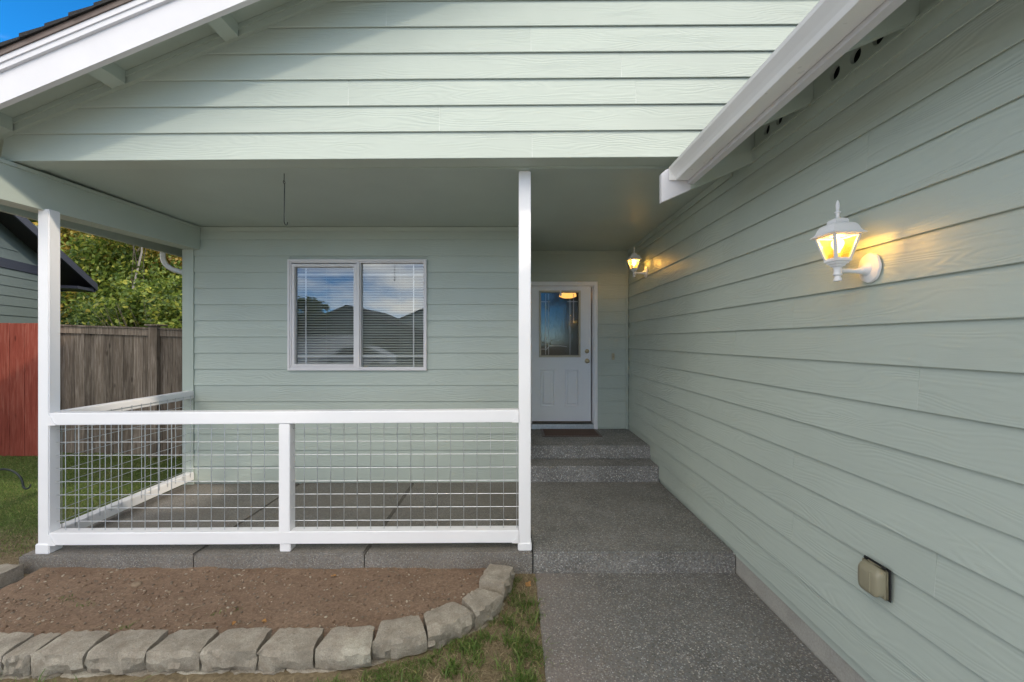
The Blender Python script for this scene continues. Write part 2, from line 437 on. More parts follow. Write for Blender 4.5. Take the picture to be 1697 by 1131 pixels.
# ------------------------------------------------------------------ key planes (metres; camera stands at x=0, y=0; porch floor is z=0)
XW = 1.655            # garage wall face
YG = 3.037            # gable face
YP = 3.244            # front of porch posts and rails
YW = 4.836            # window wall face
YD = 6.111            # door wall face
ZC = 2.880            # porch ceiling
SL = .42              # roof pitch
SOF = 4.625           # underside of roof boards: z = SOF + SL*x
YB = 2.66             # front of the barge board

def zfloor(x): return -.022 + .026*min(1, max(0, (x+3.7)/3.85))   # the porch slab dips a little to the left

# ------------------------------------------------------------------ the ground
def gz(x, y):
    x = np.asarray(x, dtype=float); y = np.asarray(y, dtype=float)
    ty = np.clip(y-3.2, 0, 3.3)*.03; tx = np.clip(-x-3.7, 0, 2.7)*.03
    front = np.clip((3.2-y)/1.2, 0, 1)*-.014
    dip = 0
    return -.158 + ty + tx*np.clip((y-2.2), 0, 1) + front + dip

def axis_pts(lo, hi, st, far):
    a = list(np.arange(lo, hi+1e-6, st)); return np.array([-f for f in far[::-1]] + a + list(far))
gx = axis_pts(-14, 14, .25, [20, 40, 90, 200, 500]); gy = axis_pts(-14, 18, .25, [24, 40, 90, 200, 500])
GX, GY = np.meshgrid(gx, gy, indexing='ij'); GZ = gz(GX, GY)
nx, ny = GX.shape
idx = np.arange(nx*ny).reshape(nx, ny)
F = np.stack([idx[:-1, :-1], idx[1:, :-1], idx[1:, 1:], idx[:-1, 1:]], -1).reshape(-1, 4)
g = link('ground', np_mesh('ground', np.stack([GX, GY, GZ], -1), F, M['ground'])); tag(g, kind='structure')

# path to the porch, driveway and street behind the camera
pth = obj('path', bx(.175, 1.683, .70, 3.214, -.42, -.15, .006), M['agg_path']); tag(pth, kind='structure')
drv = obj('driveway', bx(-14, 9, -8.8, .685, -.5, -.16, .006), M['drive']); tag(drv, kind='structure')  # unseen; spread wide and pale to bounce light into the porch
strt = obj('street', bx(-120, 120, -16.5, -8.82, -.6, -.165), M['asphalt']); tag(strt, kind='structure')

# porch floor: four cast panels with open joints between them
pf = bpy.data.objects.new('porch_floor', None); C.objects.link(pf); pf.location = (-1, 3.2, 0); ROOT[pf.name] = Vector((-1, 3.2, 0))
tag(pf, kind='structure')
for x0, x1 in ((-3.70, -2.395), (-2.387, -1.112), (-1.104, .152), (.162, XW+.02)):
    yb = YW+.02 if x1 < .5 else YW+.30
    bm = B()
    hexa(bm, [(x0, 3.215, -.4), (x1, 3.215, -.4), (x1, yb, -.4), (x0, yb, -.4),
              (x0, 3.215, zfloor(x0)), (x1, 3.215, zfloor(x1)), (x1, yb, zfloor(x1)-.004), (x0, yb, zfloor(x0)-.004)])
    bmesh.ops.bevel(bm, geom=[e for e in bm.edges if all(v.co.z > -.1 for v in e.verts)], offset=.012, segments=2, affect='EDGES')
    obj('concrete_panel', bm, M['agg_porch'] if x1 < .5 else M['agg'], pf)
bm = bx(-3.69, XW, 3.225, YW+.2, -.41, -.04); obj('joint_filler', bm, M['black'], pf)
for y0, y1, z0, z1 in ((4.83, YD+.05, -.1, .178), (5.13, YD+.06, .170, .335)):
    s = obj('step', bx(.10, XW+.012, y0, y1, z0, z1, .014, 2), M['agg_step']); tag(s, kind='structure')

# ------------------------------------------------------------------ the green house
house = thing('house', 'sage green lap sided house with a covered porch, white posts and a lit entry', 'house', (-1.0, 4.8, 0))

def plank(parent, p, rotz, L, h, mat, cut0=(0, 0), cut1=(0, 0), lap=.028, out=.019, tilt=0, top=None, label=None):
    """one lap board: p is the world position of its lower back left corner as seen from outside"""
    bm = B(); th = h+lap if top is None else h
    a = .003
    V = []
    for x0, x1, y, z in ((cut0[0], L+cut1[0], -.012, 0), (cut0[0], L+cut1[0], -out, 0), (cut0[1], L+cut1[1], -a, th), (cut0[1], L+cut1[1], 0, th)):
        V.append((bm.verts.new((x0, y, z)), bm.verts.new((x1, y, z))))
    for i in range(4):
        j = (i+1) % 4
        bm.faces.new((V[i][0], V[i][1], V[j][1], V[j][0]))
    bm.faces.new([v[0] for v in V]); bm.faces.new([v[1] for v in V][::-1])
    e = [e for e in bm.edges if set(e.verts) == {V[1][0], V[1][1]}]
    bmesh.ops.bevel(bm, geom=e, offset=.0025, segments=1, affect='EDGES')
    bmesh.ops.recalc_face_normals(bm, faces=bm.faces)
    me = bpy.data.meshes.new('plank'); bm.to_mesh(me); bm.free(); me.materials.append(mat)
    o = link('plank', me, parent, Vector(p)-root_loc(parent)); o.rotation_euler = (0, tilt, rotz)
    return o

# --- garage wall on the right: boards run towards the camera
gw = obj('wall', box(bx(XW+.017+.004, XW+.16, -1.6, 8.0, -.02, 2.884), XW+.095, XW+.16, -1.6, 8.0, 2.8845, 3.2), M['trim'], house)
Z0, PITCH = .042, .1804
joints = {12: [3.367], 9: [2.527], 8: [3.193], 5: [3.377], 4: [2.527, 5.6], 2: [2.535], 1: [3.37], 3: [1.679, 4.9], 0: [4.197, .6], 11: [1.15, 4.7], 10: [4.1], 6: [1.35, 4.9], 7: [1.75, 5.2], 13: [2.0], 14: [3.9], 15: [1.2]}
xb = XW+.017                                            # plane of the boards' backs
for k in range(16):
    z = Z0+k*PITCH
    if z > 2.84: break
    ends = sorted([YD+.002] + joints.get(k, []) + [-1.55], reverse=True)
    for a, b in zip(ends, ends[1:]):
        ztop = min(PITCH+.028, 2.90-z)
        if a < YD-.1:
            q_ = plank(gw, (xb, a+.0016, z+.001), -math.pi/2, .0032, PITCH-.004 if ztop > PITCH+.02 else ztop-.03, M['caulk'], out=.0185, lap=0); q_.name = 'caulk_joint'
        plank(gw, (xb, a-.0012, z), -math.pi/2, (a-b)-.0024, PITCH if ztop > PITCH+.02 else ztop-.028, M['siding'])
obj('foundation', bx(XW+.030, XW+.20, -1.58, 3.26, -.42, .05), M['concrete'], house)

# --- window wall
win = (-2.52, -.96, 1.26, 2.506)                        # outer window frame
bm = B(); yy = YW+.017+.004
for a in ((-3.68, win[0]+.03, -.3, 3.3), (win[1]-.03, .12, -.3, 3.3), (win[0]+.03, win[1]-.03, -.3, win[2]+.03), (win[0]+.03, win[1]-.03, win[3]-.03, 3.3)):
    box(bm, a[0], a[1], yy, yy+.12, a[2], a[3])
ww = obj('wall', bm, M['trim'], house)
yb = YW+.017
for k in range(16):
    z = -.007+k*.1826
    if z > ZC: break
    h = min(.1826, ZC-.01-z)
    zt = z+h
    if zt > win[2]+.03 and z < win[3]-.01:
        spans = [(-3.588, win[0]-.002), (win[1]+.002, .118)]
    else: spans = [(-3.588, .118)]
    for a, b in spans:
        if z < win[3]-.01 < zt and len(spans) == 1: pass
        plank(ww, (a, yb, z), 0, b-a, h, M['siding'], lap=.028 if h > .18 else 0)
obj('corner_trim', bx(-3.69, -3.590, YW-.012, YW+.022, -.03, 2.64), M['trim'], ww)
obj('corner_trim', bx(-3.713, -3.6905, YW-.012, YW+.09, -.03, 2.64), M['trim'], ww)
obj('frieze_trim', bx(-3.51, .11, YW-.006, YW+.001, ZC-.05, ZC-.004), M['trim'], ww)
# house side beyond the corner
obj('wall', bx(-3.688, -3.60, YW+.141, 12, -.3, 3.1), M['trim'], house)
# return wall by the door
rt = obj('wall', bx(.02, .118, YW+.145, YD+.02, -.1, ZC+.1), M['trim'], house)

# --- entry wall with the door
dx0, dx1, dz1 = .216, 1.221, 2.437                      # outer casing
bm = B()
for a in ((.119, dx0+.05, .0, 3.1), (dx1-.05, XW+.02, .0, 3.1), (dx0+.05, dx1-.05, dz1-.05, 3.1)):
    box(bm, a[0], a[1], YD+.021, YD+.14, a[2], a[3])
ew = obj('wall', bm, M['trim'], house)
for k in range(-2, 15):
    z = .5485+k*.1826
    if z > ZC-.02: break
    h = min(.1826, ZC-.01-z)
    if z < .34: h -= .338-z; z = .338
    spans = [(dx1+.002, XW-.03)] if z+h < dz1+.02 else [(.135, XW-.03)]
    if z < dz1 < z+h: spans = [(.135, XW-.03)]
    for a, b in spans:
        if z < dz1-.01 and a < dx0:                     # the course cut by the head casing
            plank(ew, (dx1+.002, YD+.017, z), 0, b-dx1-.002, h, M['siding'])
            plank(ew, (.135, YD+.017, dz1+.002), 0, dx1-.135, z+h-dz1-.002, M['siding'])
        else: plank(ew, (a, YD+.017, z), 0, b-a, h, M['siding'], lap=.028 if h > .17 else 0)
obj('corner_trim', bx(XW-.029, XW-.003, YD-.022, YD+.018, .336, ZC-.003), M['trim'], ew)
obj('frieze_trim', bx(.135, XW-.03, YD-.008, YD-.001, ZC-.045, ZC-.003), M['trim'], ew)
obj('frieze_trim', bx(XW-.014, XW-.001, YG+.18, YD-.024, ZC-.055, ZC-.003), M['trim'], gw)

# --- porch ceiling
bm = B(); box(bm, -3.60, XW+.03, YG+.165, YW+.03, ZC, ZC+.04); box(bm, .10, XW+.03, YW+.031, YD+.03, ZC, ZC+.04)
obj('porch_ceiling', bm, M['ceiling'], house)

# --- gable over the porch
TILT = -.0064
XR = 3.4
def soff(x): return SOF+SL*x
bm = B()
zt0 = lambda x: 2.8925+.0064*x
prism(bm, [(-3.63, zt0(-3.63)), (XR, zt0(XR)), (XR, soff(1.7)-SL*(XR-1.7)), (1.7, soff(1.7)), (-3.63, soff(-3.63))], 'y', YG+.022, YG+.165)
gb = obj('gable', bm, M['trim'], house)
gl = [2.8875, 3.079, 3.2647, 3.452, 3.638, 3.8237, 4.009, 4.195, 4.381, 4.567, 4.753, 4.94, 5.126]
gj = {0: [882], 1: [728], 2: [577, 1054], 3: [1030], 4: [880], 5: [640], 6: [980], 7: [700]}
for k in range(len(gl)-1):
    z, h = gl[k], gl[k+1]-gl[k]
    xl = lambda zz: max(-3.63, (zz-SOF)/SL+.01)
    xr = lambda zz: min(3.3, 1.7+(soff(1.7)-zz)/SL-.01)
    xs = [xl(z)] + [(p-848.5)*YG/710 for p in gj.get(k, [])] + [xr(z+h)]
    if xs[-1]-xs[0] < .3: break
    for i, (a, b) in enumerate(zip(xs, xs[1:])):
        c0 = (0, max(-3.63, xl(z+h+.028))-a) if i == 0 else (0, 0)
        if i > 0:
            q_ = plank(gb, (a-.0022, YG+.017, z+.0064*a+.001), 0, .0044, h-.004, M['caulk'], out=.0195, lap=0, tilt=TILT); q_.name = 'caulk_joint'
        plank(gb, (a+.0012, YG+.017, z+.0064*a), 0, b-a-.0024, h, M['siding'], cut0=c0, tilt=TILT)
# rake trim on the gable, just under the roof boards
def sloped(bm, x0, x1, y0, y1, zlo, zhi):
    hexa(bm, [(x0, y0, zlo+SL*x0), (x1, y0, zlo+SL*x1), (x1, y1, zlo+SL*x1), (x0, y1, zlo+SL*x0),
              (x0, y0, zhi+SL*x0), (x1, y0, zhi+SL*x1), (x1, y1, zhi+SL*x1), (x0, y1, zhi+SL*x0)]); return bm
obj('rake_trim', sloped(B(), -3.64, 1.68, YG-.022, YG+.010, SOF-.082, SOF-.034), M['trim'], gb)
obj('rake_trim', sloped(B(), -3.64, 1.68, YG-.032, YG+.010, SOF-.036, SOF-.002), M['trim'], gb)

# --- roof over the porch: boards, lookouts, barge board, drip edge, shingle courses
XE = -4.13                                              # back of the left fascia
roof = obj('roof', sloped(B(), XE-.02, 1.7, YB+.002, 11.5, SOF, SOF+.032), M['trim'], house)
bm = B(); hexa(bm, [(1.7, YB+.002, soff(1.7)), (4.4, YB+.002, soff(1.7)-SL*2.7), (4.4, 11.5, soff(1.7)-SL*2.7), (1.7, 11.5, soff(1.7)),
                    (1.7, YB+.002, soff(1.7)+.06), (4.4, YB+.002, soff(1.7)-SL*2.7+.06), (4.4, 11.5, soff(1.7)-SL*2.7+.06), (1.7, 11.5, soff(1.7)+.06)])
obj('roof_slope', bm, M['shingle'], roof)
obj('barge_board', sloped(B(), XE-.17, 1.7, YB, YB+.036, 4.399, 4.586), M['whitewood'], roof)
bm = B(); sloped(bm, XE-.17, 1.7, YB-.020, YB+.0015, 4.587, 4.622); sloped(bm, XE-.17, 1.7, YB-.028, YB+.0015, 4.6225, 4.658)
obj('barge_moulding', bm, M['whitewood'], roof)
obj('drip_edge', sloped(B(), XE-.20, 1.7, YB-.036, YB+.03, 4.6585, 4.694), M['brown_metal'], roof)
st = .150
for i in range(40):
    x0 = XE-.22+i*st; x1 = x0+st+.05
    if x0 > 1.6: break
    bm = B(); za, zb = SL*x0, SL*x1
    hexa(bm, [(x0, YB-.05-.004*(i % 2), 4.695+za), (x1, YB-.045, 4.695+zb), (x1, 11.5, 4.695+zb), (x0, 11.5, 4.695+za),
              (x0, YB-.05-.004*(i % 2), 4.7225+za), (x1, YB-.045, 4.7065+zb), (x1, 11.5, 4.7065+zb), (x0, 11.5, 4.7225+za)])
    obj('shingle_course', bm, M['shingle'], roof)
# lookouts between barge board and gable
for x in (-3.545, -2.755, -1.965, -1.175, -.385):
    obj('lookout', sloped(B(), x-.045, x+.045, YB+.037, YG-.033, SOF-.092, SOF-.001), M['trim'], roof)
# left eave: fascia, rafter tails, gutter, downspout
obj('fascia', bx(XE-.036, XE, YB+.037, 9.5, 2.645, 2.85), M['trim'], roof)
for y in (2.80, 3.41, 4.03, 4.64, 5.25, 5.86):
    obj('rafter_tail', sloped(B(), XE+.001, -3.61, y-.019, y+.019, SOF-.150, SOF-.001), M['trim'], roof)
def gutter_prof(s, x, z):
    p = [(.0, .086), (.004, .070), (.012, .060), (.028, .040), (.040, .022), (.046, .006), (.049, 0), (.132, 0), (.132, .086), (.128, .086), (.128, .004), (.052, .004), (.046, .020), (.036, .040), (.020, .062), (.010, .072), (.008, .086)]
    return [(x+s*a, z+b) for a, b in p]
lg = obj('gutter', prism(B(), gutter_prof(1, XE-.170, 2.70), 'y', YB-.02, 9.5), M['gutter'], house)
def rtube(bm, path, a, b):
    rings = []
    for i, p in enumerate(path):
        p = Vector(p); d = (Vector(path[min(i+1, len(path)-1)])-Vector(path[max(i-1, 0)])).normalized()
        s = Vector((.65, -.76, 0)) if False else d.cross(Vector((.80, .6, 0))).normalized(); u = s.cross(d).normalized()
        rings.append([bm.verts.new(p+s*a*q+u*b*r) for q, r in ((-1, -.7), (-.7, -1), (.7, -1), (1, -.7), (1, .7), (.7, 1), (-.7, 1), (-1, .7))])
    for p, q in zip(rings, rings[1:]):
        for k in range(8): bm.faces.new((p[k], p[(k+1) % 8], q[(k+1) % 8], q[k]))
    bm.faces.new(rings[0]); bm.faces.new(rings[-1][::-1]); return bm
pts = []
for t in np.linspace(0, 1, 9):
    a = t*math.pi*.40
    pts.append((-4.22+.13*(1-math.cos(a)), 5.18+.10*(1-math.cos(a)), 2.60-.15*math.sin(a)))
e0 = Vector(pts[-1]); pts += [tuple(e0+Vector((.30, .22, -.10))), (-3.76, 5.53, 2.34), (-3.745, 5.54, 2.2), (-3.745, 5.54, 0)]
obj('downspout', rtube(B(), [(-4.22, 5.18, 2.72), (-4.22, 5.18, 2.66)] + pts, .034, .028), M['gutter'], house, R(40))

# --- porch beam on the left and the two posts
bm = B()
xo = -3.70
hexa(bm, [(xo, 2.945, 2.575), (-3.545, 2.945, 2.575), (-3.518, YW-.002, 2.622), (xo, YW-.002, 2.622),
          (xo, 2.945, 2.852), (-3.545, 2.945, 2.852), (-3.518, YW-.002, ZC-.001), (xo, YW-.002, ZC-.001)])
beam = obj('porch_beam', bm, M['trim'], house)
bm = B(); hexa(bm, [(-3.548, 2.955, 2.828), (-3.533, 2.955, 2.828), (-3.503, YW-.008, 2.846), (-3.5185, YW-.008, 2.846),
                    (-3.548, 2.955, 2.855), (-3.533, 2.955, 2.855), (-3.503, YW-.008, 2.873), (-3.5185, YW-.008, 2.873)])
obj('ceiling_mould', bm, M['trim'], beam)
p = obj('porch_post', bx(-3.594, -3.508, YP, YP+.088, zfloor(-3.55), 2.592, .006, 2), M['white'], house)
obj('post_skirt', bx(-3.604, -3.498, YP-.010, YP+.098, zfloor(-3.55), zfloor(-3.55)+.075, .006, 2), M['white'], p)
p = obj('porch_post', bx(.0516, .1425, YP, YP+.090, zfloor(.1), ZC, .006, 2), M['white'], house)
obj('post_skirt', bx(.0446, .1495, YP-.008, YP+.098, zfloor(.1), zfloor(.1)+.058, .006, 2), M['white'], p)

# --- right eave: roof, rafter tails, vent blocks, gutter, end board
er = B()
sof2 = lambda x: 3.055-.42*(XW+.005-x)
hexa(er, [(1.21, -1.9, sof2(1.21)), (4.6, -1.9, sof2(4.6)), (4.6, 2.97, sof2(4.6)), (1.21, 2.97, sof2(1.21)),
          (1.21, -1.9, sof2(1.21)+.02), (4.6, -1.9, sof2(4.6)+.02), (4.6, 2.97, sof2(4.6)+.02), (1.21, 2.97, sof2(1.21)+.02)])
eave = obj('eave', er, M['trim'], house)
bm = B(); XS = 1.205
hexa(bm, [(XS, -1.95, sof2(XS)+.021), (4.62, -1.95, sof2(4.62)+.021), (4.62, 2.99, sof2(4.62)+.021), (XS, 2.99, sof2(XS)+.021),
          (XS, -1.95, sof2(XS)+.045), (4.62, -1.95, sof2(4.62)+.05), (4.62, 2.99, sof2(4.62)+.05), (XS, 2.99, sof2(XS)+.045)])
obj('shingle_sheet', bm, M['shingle'], eave)
tails = [2.365, 1.755, 1.145, .535, -.075, -.685, -1.295]
for y in tails:
    bm = B(); xa, xb_ = 1.243, XW+.012
    za, zb = 2.905-.44*(XW-xa), 2.905
    prism(bm, [(xa, za), (xb_, zb), (xb_, sof2(xb_)-.001), (xa, sof2(xa)-.001)], 'y', y-.019, y+.019)
    obj('rafter_tail', bm, M['trim'], eave)
def vent_block(y0, y1, holes):
    cu = bpy.data.curves.new('vent_block', 'CURVE'); cu.dimensions = '2D'; cu.fill_mode = 'BOTH'; cu.extrude = .010
    def loop(pts):
        s = cu.splines.new('POLY'); s.points.add(len(pts)-1); s.use_cyclic_u = True
        for q, (a, b) in zip(s.points, pts): q.co = (a, b, 0, 1)
    loop([(y0, 2.888), (y1, 2.888), (y1, 3.050), (y0, 3.050)])
    for h in holes: loop([(h+.034*math.cos(t), 2.962+.034*math.sin(t)) for t in np.linspace(0, 2*math.pi, 28, endpoint=False)])
    tmp = bpy.data.objects.new('tmp', cu); C.objects.link(tmp)
    me = bpy.data.meshes.new_from_object(tmp.evaluated_get(bpy.context.evaluated_depsgraph_get()))
    bpy.data.objects.remove(tmp); me.name = 'vent_block'
    me.transform(Matrix(((0, 0, 1, XW+.006), (1, 0, 0, 0), (0, 1, 0, 0), (0, 0, 0, 1)))); me.transform(Matrix.Translation(-root_loc(house)))
    me.materials.clear(); me.materials.append(M['trim'])
    o = link('vent_block', me, eave)
    return o
prev = 2.930
for y in tails:
    c = (prev-.019+y+.019)/2
    vent_block(y+.0195, prev-.0195, (c-.131, c, c+.131)); prev = y
obj('attic_dark_box', bx(XW+.030, XW+.09, -1.55, 2.93, 2.89, 3.045), M['black'], eave)  # black box stands in for the attic's shade behind the vent holes
obj('frieze_trim', bx(XW-.012, XW+.016, -1.55, YG-.03, 2.815, 2.8885), M['trim'], gw)
obj('frieze_trim', bx(XW-.020, XW+.015, -1.55, YG-.03, 2.8865, 2.902), M['trim'], gw)
obj('fascia', bx(1.202, 1.241, -1.9, 2.927, 2.662, 2.835), M['whitewood'], eave)
obj('gutter', prism(B(), gutter_prof(1, 1.067, 2.684), 'y', -1.92, 2.915), M['gutter'], house)
bm = B(); box(bm, 1.0695, 1.196, 2.916, 2.919, 2.687, 2.766); obj('gutter_cap', bm, M['gutter'], eave)
bot = lambda x: 2.816-.437*(XW-x)
obj('rake_board', prism(B(), [(1.022, bot(1.022)), (1.221, bot(1.221)), (1.221, 2.84), (1.05, 2.760), (1.022, 2.735)], 'y', 2.930, 2.968), M['whitewood'], eave)
obj('rake_board', prism(B(), [(1.222, bot(1.222)), (XW+.014, bot(XW+.014)), (XW+.014, 3.04), (1.222, 2.845)], 'y', 2.931, 2.968), M['trim'], eave)

# --- garage body to the right, outside the frame
obj('garage_front', bx(XW+.165, 8.2, -1.62, -1.5, -.3, 3.1), M['trim'], house)
bm = B(); hexa(bm, [(4.62, -1.9, sof2(4.62)+.02), (8.6, -1.9, sof2(1.2)), (8.6, 11.5, sof2(1.2)), (4.62, 11.5, sof2(4.62)+.02),
                    (4.62, -1.9, sof2(4.62)+.06), (8.6, -1.9, sof2(1.2)+.05), (8.6, 11.5, sof2(1.2)+.05), (4.62, 11.5, sof2(4.62)+.06)])
obj('garage_roof', bm, M['shingle'], house)

# --- rooms behind the window and the door
bm = bx(-3.4, -.15, YW+.145, YW+3.2, .3, 2.7); bmesh.ops.reverse_faces(bm, faces=bm.faces)
bm.faces.ensure_lookup_table()
bmesh.ops.delete(bm, geom=[f for f in bm.faces if abs(f.calc_center_median().y-(YW+.145)) < .01], context='FACES')
obj('room', bm, M['room'], house)
bm = bx(.13, 1.6, YD+.15, YD+3.5, .33, 2.75)
bmesh.ops.delete(bm, geom=[f for f in bm.faces if abs(f.calc_center_median().y-(YD+.15)) < .01], context='FACES')
obj('hall', bm, M['room'], house)

# --- window: frame, sliding sash, panes, muntins
wn = bpy.data.objects.new('window', None); C.objects.link(wn); wn.parent = house; wn.location = Vector((-1.74, YW, 1.26))-root_loc(house)
def wobj(name, bm, mat, par=None):
    o = obj(name, bm, mat, house); o.parent = wn; o.location = -wn.location; return o
yf = YW-.032
wobj('frame', ring(B(), *win, [(0, YW+.012), (0, yf), (.022, yf), (.022, yf+.014), (.036, yf+.014), (.036, YW+.10), (.0, YW+.10)]), M['vinyl'])
lx0, lx1, lz0, lz1 = -2.428, -1.7745, 1.334, 2.427
wobj('sash', ring(B(), lx0-.048, lx1+.026, lz0-.036, lz1+.030, [(0, YW+.03), (0, yf+.008), (.022, yf+.005), (.030, yf+.005), (.036, yf+.022), (.036, YW+.03)]), M['vinyl'])
bm = B(); box(bm, -1.7465, -1.712, yf+.001, YW+.03, win[2]+.023, win[3]-.023, .003); wobj('meeting_stile', bm, M['vinyl'])
wobj('sash', ring(B(), -1.711, -.985, 1.285, 2.479, [(0, YW+.05), (0, yf+.022), (.010, yf+.020), (.012, YW+.05)]), M['vinyl'])
def pane(x0, x1, z0, z1, y):
    bm = B(); f = bm.faces.new([bm.verts.new(q) for q in ((x0, y, z0), (x1, y, z0), (x1, y, z1), (x0, y, z1))])
    return bm
wobj('pane', pane(lx0-.014, lx1+.012, lz0-.006, lz1+.006, YW+.012), M['glass'])
wobj('pane', pane(-1.704, -.992, 1.292, 2.472, YW+.024), M['glass'])
for x0, x1, z0, z1, yv in ((lx0, lx1, lz0, lz1, YW+.020), (-1.700, -.996, 1.296, 2.468, YW+.032)):
    xv = -2.336 if x0 < -2 else -1.118
    for a in ((xv-.007, xv+.007, z0, z1, 0), (x0, x1, 2.333, 2.349, -.0045), (x0, x1, 1.410, 1.426, -.0045)):
        wobj('muntin', bx(a[0], a[1], yv+a[4], yv+a[4]+.004, a[2], a[3]), M['vinyl'])
wobj('headrail', bx(-2.46, -.99, YW+.062, YW+.10, 2.455, 2.49), M['slat'])
# venetian blind: one mesh, copied for each slat
bm = B(); cs = [(-.0165, -.0095), (-.008, -.0030), (0, .0012), (.008, .0050), (.0165, .0068)]
lo = [[bm.verts.new((x, a, b)) for a, b in cs] for x in (-2.462, -.985)]
hi = [[bm.verts.new((x, a, b+.0012)) for a, b in cs] for x in (-2.462, -.985)]
for i in range(4):
    bm.faces.new((lo[0][i], lo[1][i], lo[1][i+1], lo[0][i+1])); bm.faces.new((hi[0][i+1], hi[1][i+1], hi[1][i], hi[0][i]))
bm.faces.new((lo[0][0], hi[0][0], hi[1][0], lo[1][0])); bm.faces.new((lo[0][4], lo[1][4], hi[1][4], hi[0][4]))
sl0 = wobj('slat', bm, M['slat']); base_loc = sl0.location.copy()
bme = sl0.data; bme.transform(Matrix.Translation(root_loc(house)))
k = 0; z = 1.285
while z < 2.45:
    o = sl0 if k == 0 else sl0.copy()
    if k: C.objects.link(o)
    o.location = Vector((0, YW+.080, z))-Vector((-1.74, YW, 1.26)); k += 1; z += .0292
wobj('blind_cord', tube(B(), [(-2.12, YW+.060, 1.28), (-2.12, YW+.060, 2.46)], .0012, 5), M['slat'])
wobj('blind_cord', tube(B(), [(-1.28, YW+.060, 1.28), (-1.28, YW+.060, 2.46)], .0012, 5), M['slat'])

# --- door
dr = bpy.data.objects.new('door', None); C.objects.link(dr); dr.parent = house; dr.location = Vector((.72, YD, .34))-root_loc(house)
def dobj(name, bm, mat, smooth=False):
    o = obj(name, bm, mat, house, smooth); o.parent = dr; o.location = -dr.location; return o
P = lambda x: (x-848.5)*YD/710
Q = lambda y: 1.59+(565.5-y)*YD/710
sx0, sx1, sz0, sz1 = .246, P(979.8), Q(701.3), Q(468.2)
fx0, fx1, fz0, fz1 = P(893.2), P(962.6), Q(592.7), Q(481.5)
bm = B()
for a in ((sx0, fx0+.012, sz0, sz1), (fx1-.012, sx1, sz0, sz1), (fx0+.012, fx1-.012, sz0, fz0+.012), (fx0+.012, fx1-.012, fz1-.012, sz1)):
    box(bm, a[0], a[1], YD+.022, YD+.064, a[2], a[3])
bmesh.ops.remove_doubles(bm, verts=bm.verts, dist=.0004)
dobj('door_leaf', bm, M['door'])
for xa, xb2 in ((895.8, 919.6), (936.4, 960.2)):
    x0, x1, z0, z1 = P(xa), P(xb2), Q(674.4), Q(611.8)
    bm = ring(B(), x0, x1, z0, z1, [(0, YD+.0225), (.004, YD+.013), (.012, YD+.012), (.026, YD+.0212), (.034, YD+.0212), (.050, YD+.014)], close=False)
    vs4 = [v for v in bm.verts if abs(v.co.y-(YD+.014)) < 1e-5]
    bm.faces.new(sorted(vs4, key=lambda v: math.atan2(v.co.z-(z0+z1)/2, v.co.x-(x0+x1)/2)))
    dobj('door_panel', bm, M['door'])
dobj('lite_frame', ring(B(), fx0, fx1, fz0, fz1, [(0, YD+.024), (.003, YD+.006), (.026, YD+.004), (.032, YD+.016), (.032, YD+.05), (0, YD+.05)]), M['beige'])
gx0, gx1, gz0, gz1 = fx0+.030, fx1-.030, fz0+.030, fz1-.030
dobj('pane', pane(gx0, gx1, gz0, gz1, YD+.030), M['door_glass'])
cames = [((909.5, 487), (909.5, 588)), ((904.5, 487), (904.5, 588)), ((945, 495), (945, 588)), ((951, 487), (951, 535)),
         ((897.5, 579), (907, 579)), ((905, 580), (911, 573.5)), ((911, 573.5), (930, 573.5)), ((930, 573.5), (940, 575)), ((897, 500), (912, 500)), ((940, 500), (958, 500))]
for (xa, ya), (xb2, yb2) in cames:
    dobj('came', tube(B(), [(P(xa), YD+.027, Q(ya)), (P(xb2), YD+.027, Q(yb2))], .0045, 6), M['white'])
def face_lathe(prof, c, n=20):
    bm = lathe(B(), prof, (0, 0, 0), n)
    bmesh.ops.rotate(bm, cent=(0, 0, 0), matrix=Matrix.Rotation(R(90), 3, 'X'), verts=bm.verts)
    bmesh.ops.translate(bm, vec=c, verts=bm.verts); return bm
kx = P(973.2)
dobj('deadbolt', face_lathe([(.031, 0), (.031, .006), (.026, .012), (.018, .014), (.017, .024), (.012, .026)], (kx, YD+.022, Q(582.5))), M['brass'], R(40))
dobj('knob', face_lathe([(.034, 0), (.034, .006), (.022, .010), (.012, .016), (.012, .034), (.024, .044), (.029, .056), (.026, .068), (.014, .074)], (kx, YD+.022, Q(598.7))), M['brass'], R(50))
dobj('casing', ring(B(), dx0, dx1, .2, dz1, [(0, YD+.03), (0, YD-.012), (.006, YD-.018), (.050, YD-.014), (.062, YD-.006), (.064, YD+.05), (.064, YD+.1), (0, YD+.1)]), M['white'])
dobj('jamb', ring(B(), dx0+.0645, dx1-.0645, .21, dz1-.0645, [(0, YD+.012), (.008, YD+.012), (.008, YD+.10), (0, YD+.10)]), M['white'])
dobj('sill', bx(dx0+.06, dx1-.06, YD-.030, YD+.08, .3355, Q(702.5), .004), M['galv'])
dobj('sweep', bx(sx0, sx1, YD+.016, YD+.021, sz0+.001, sz0+.022), M['brown_metal'])

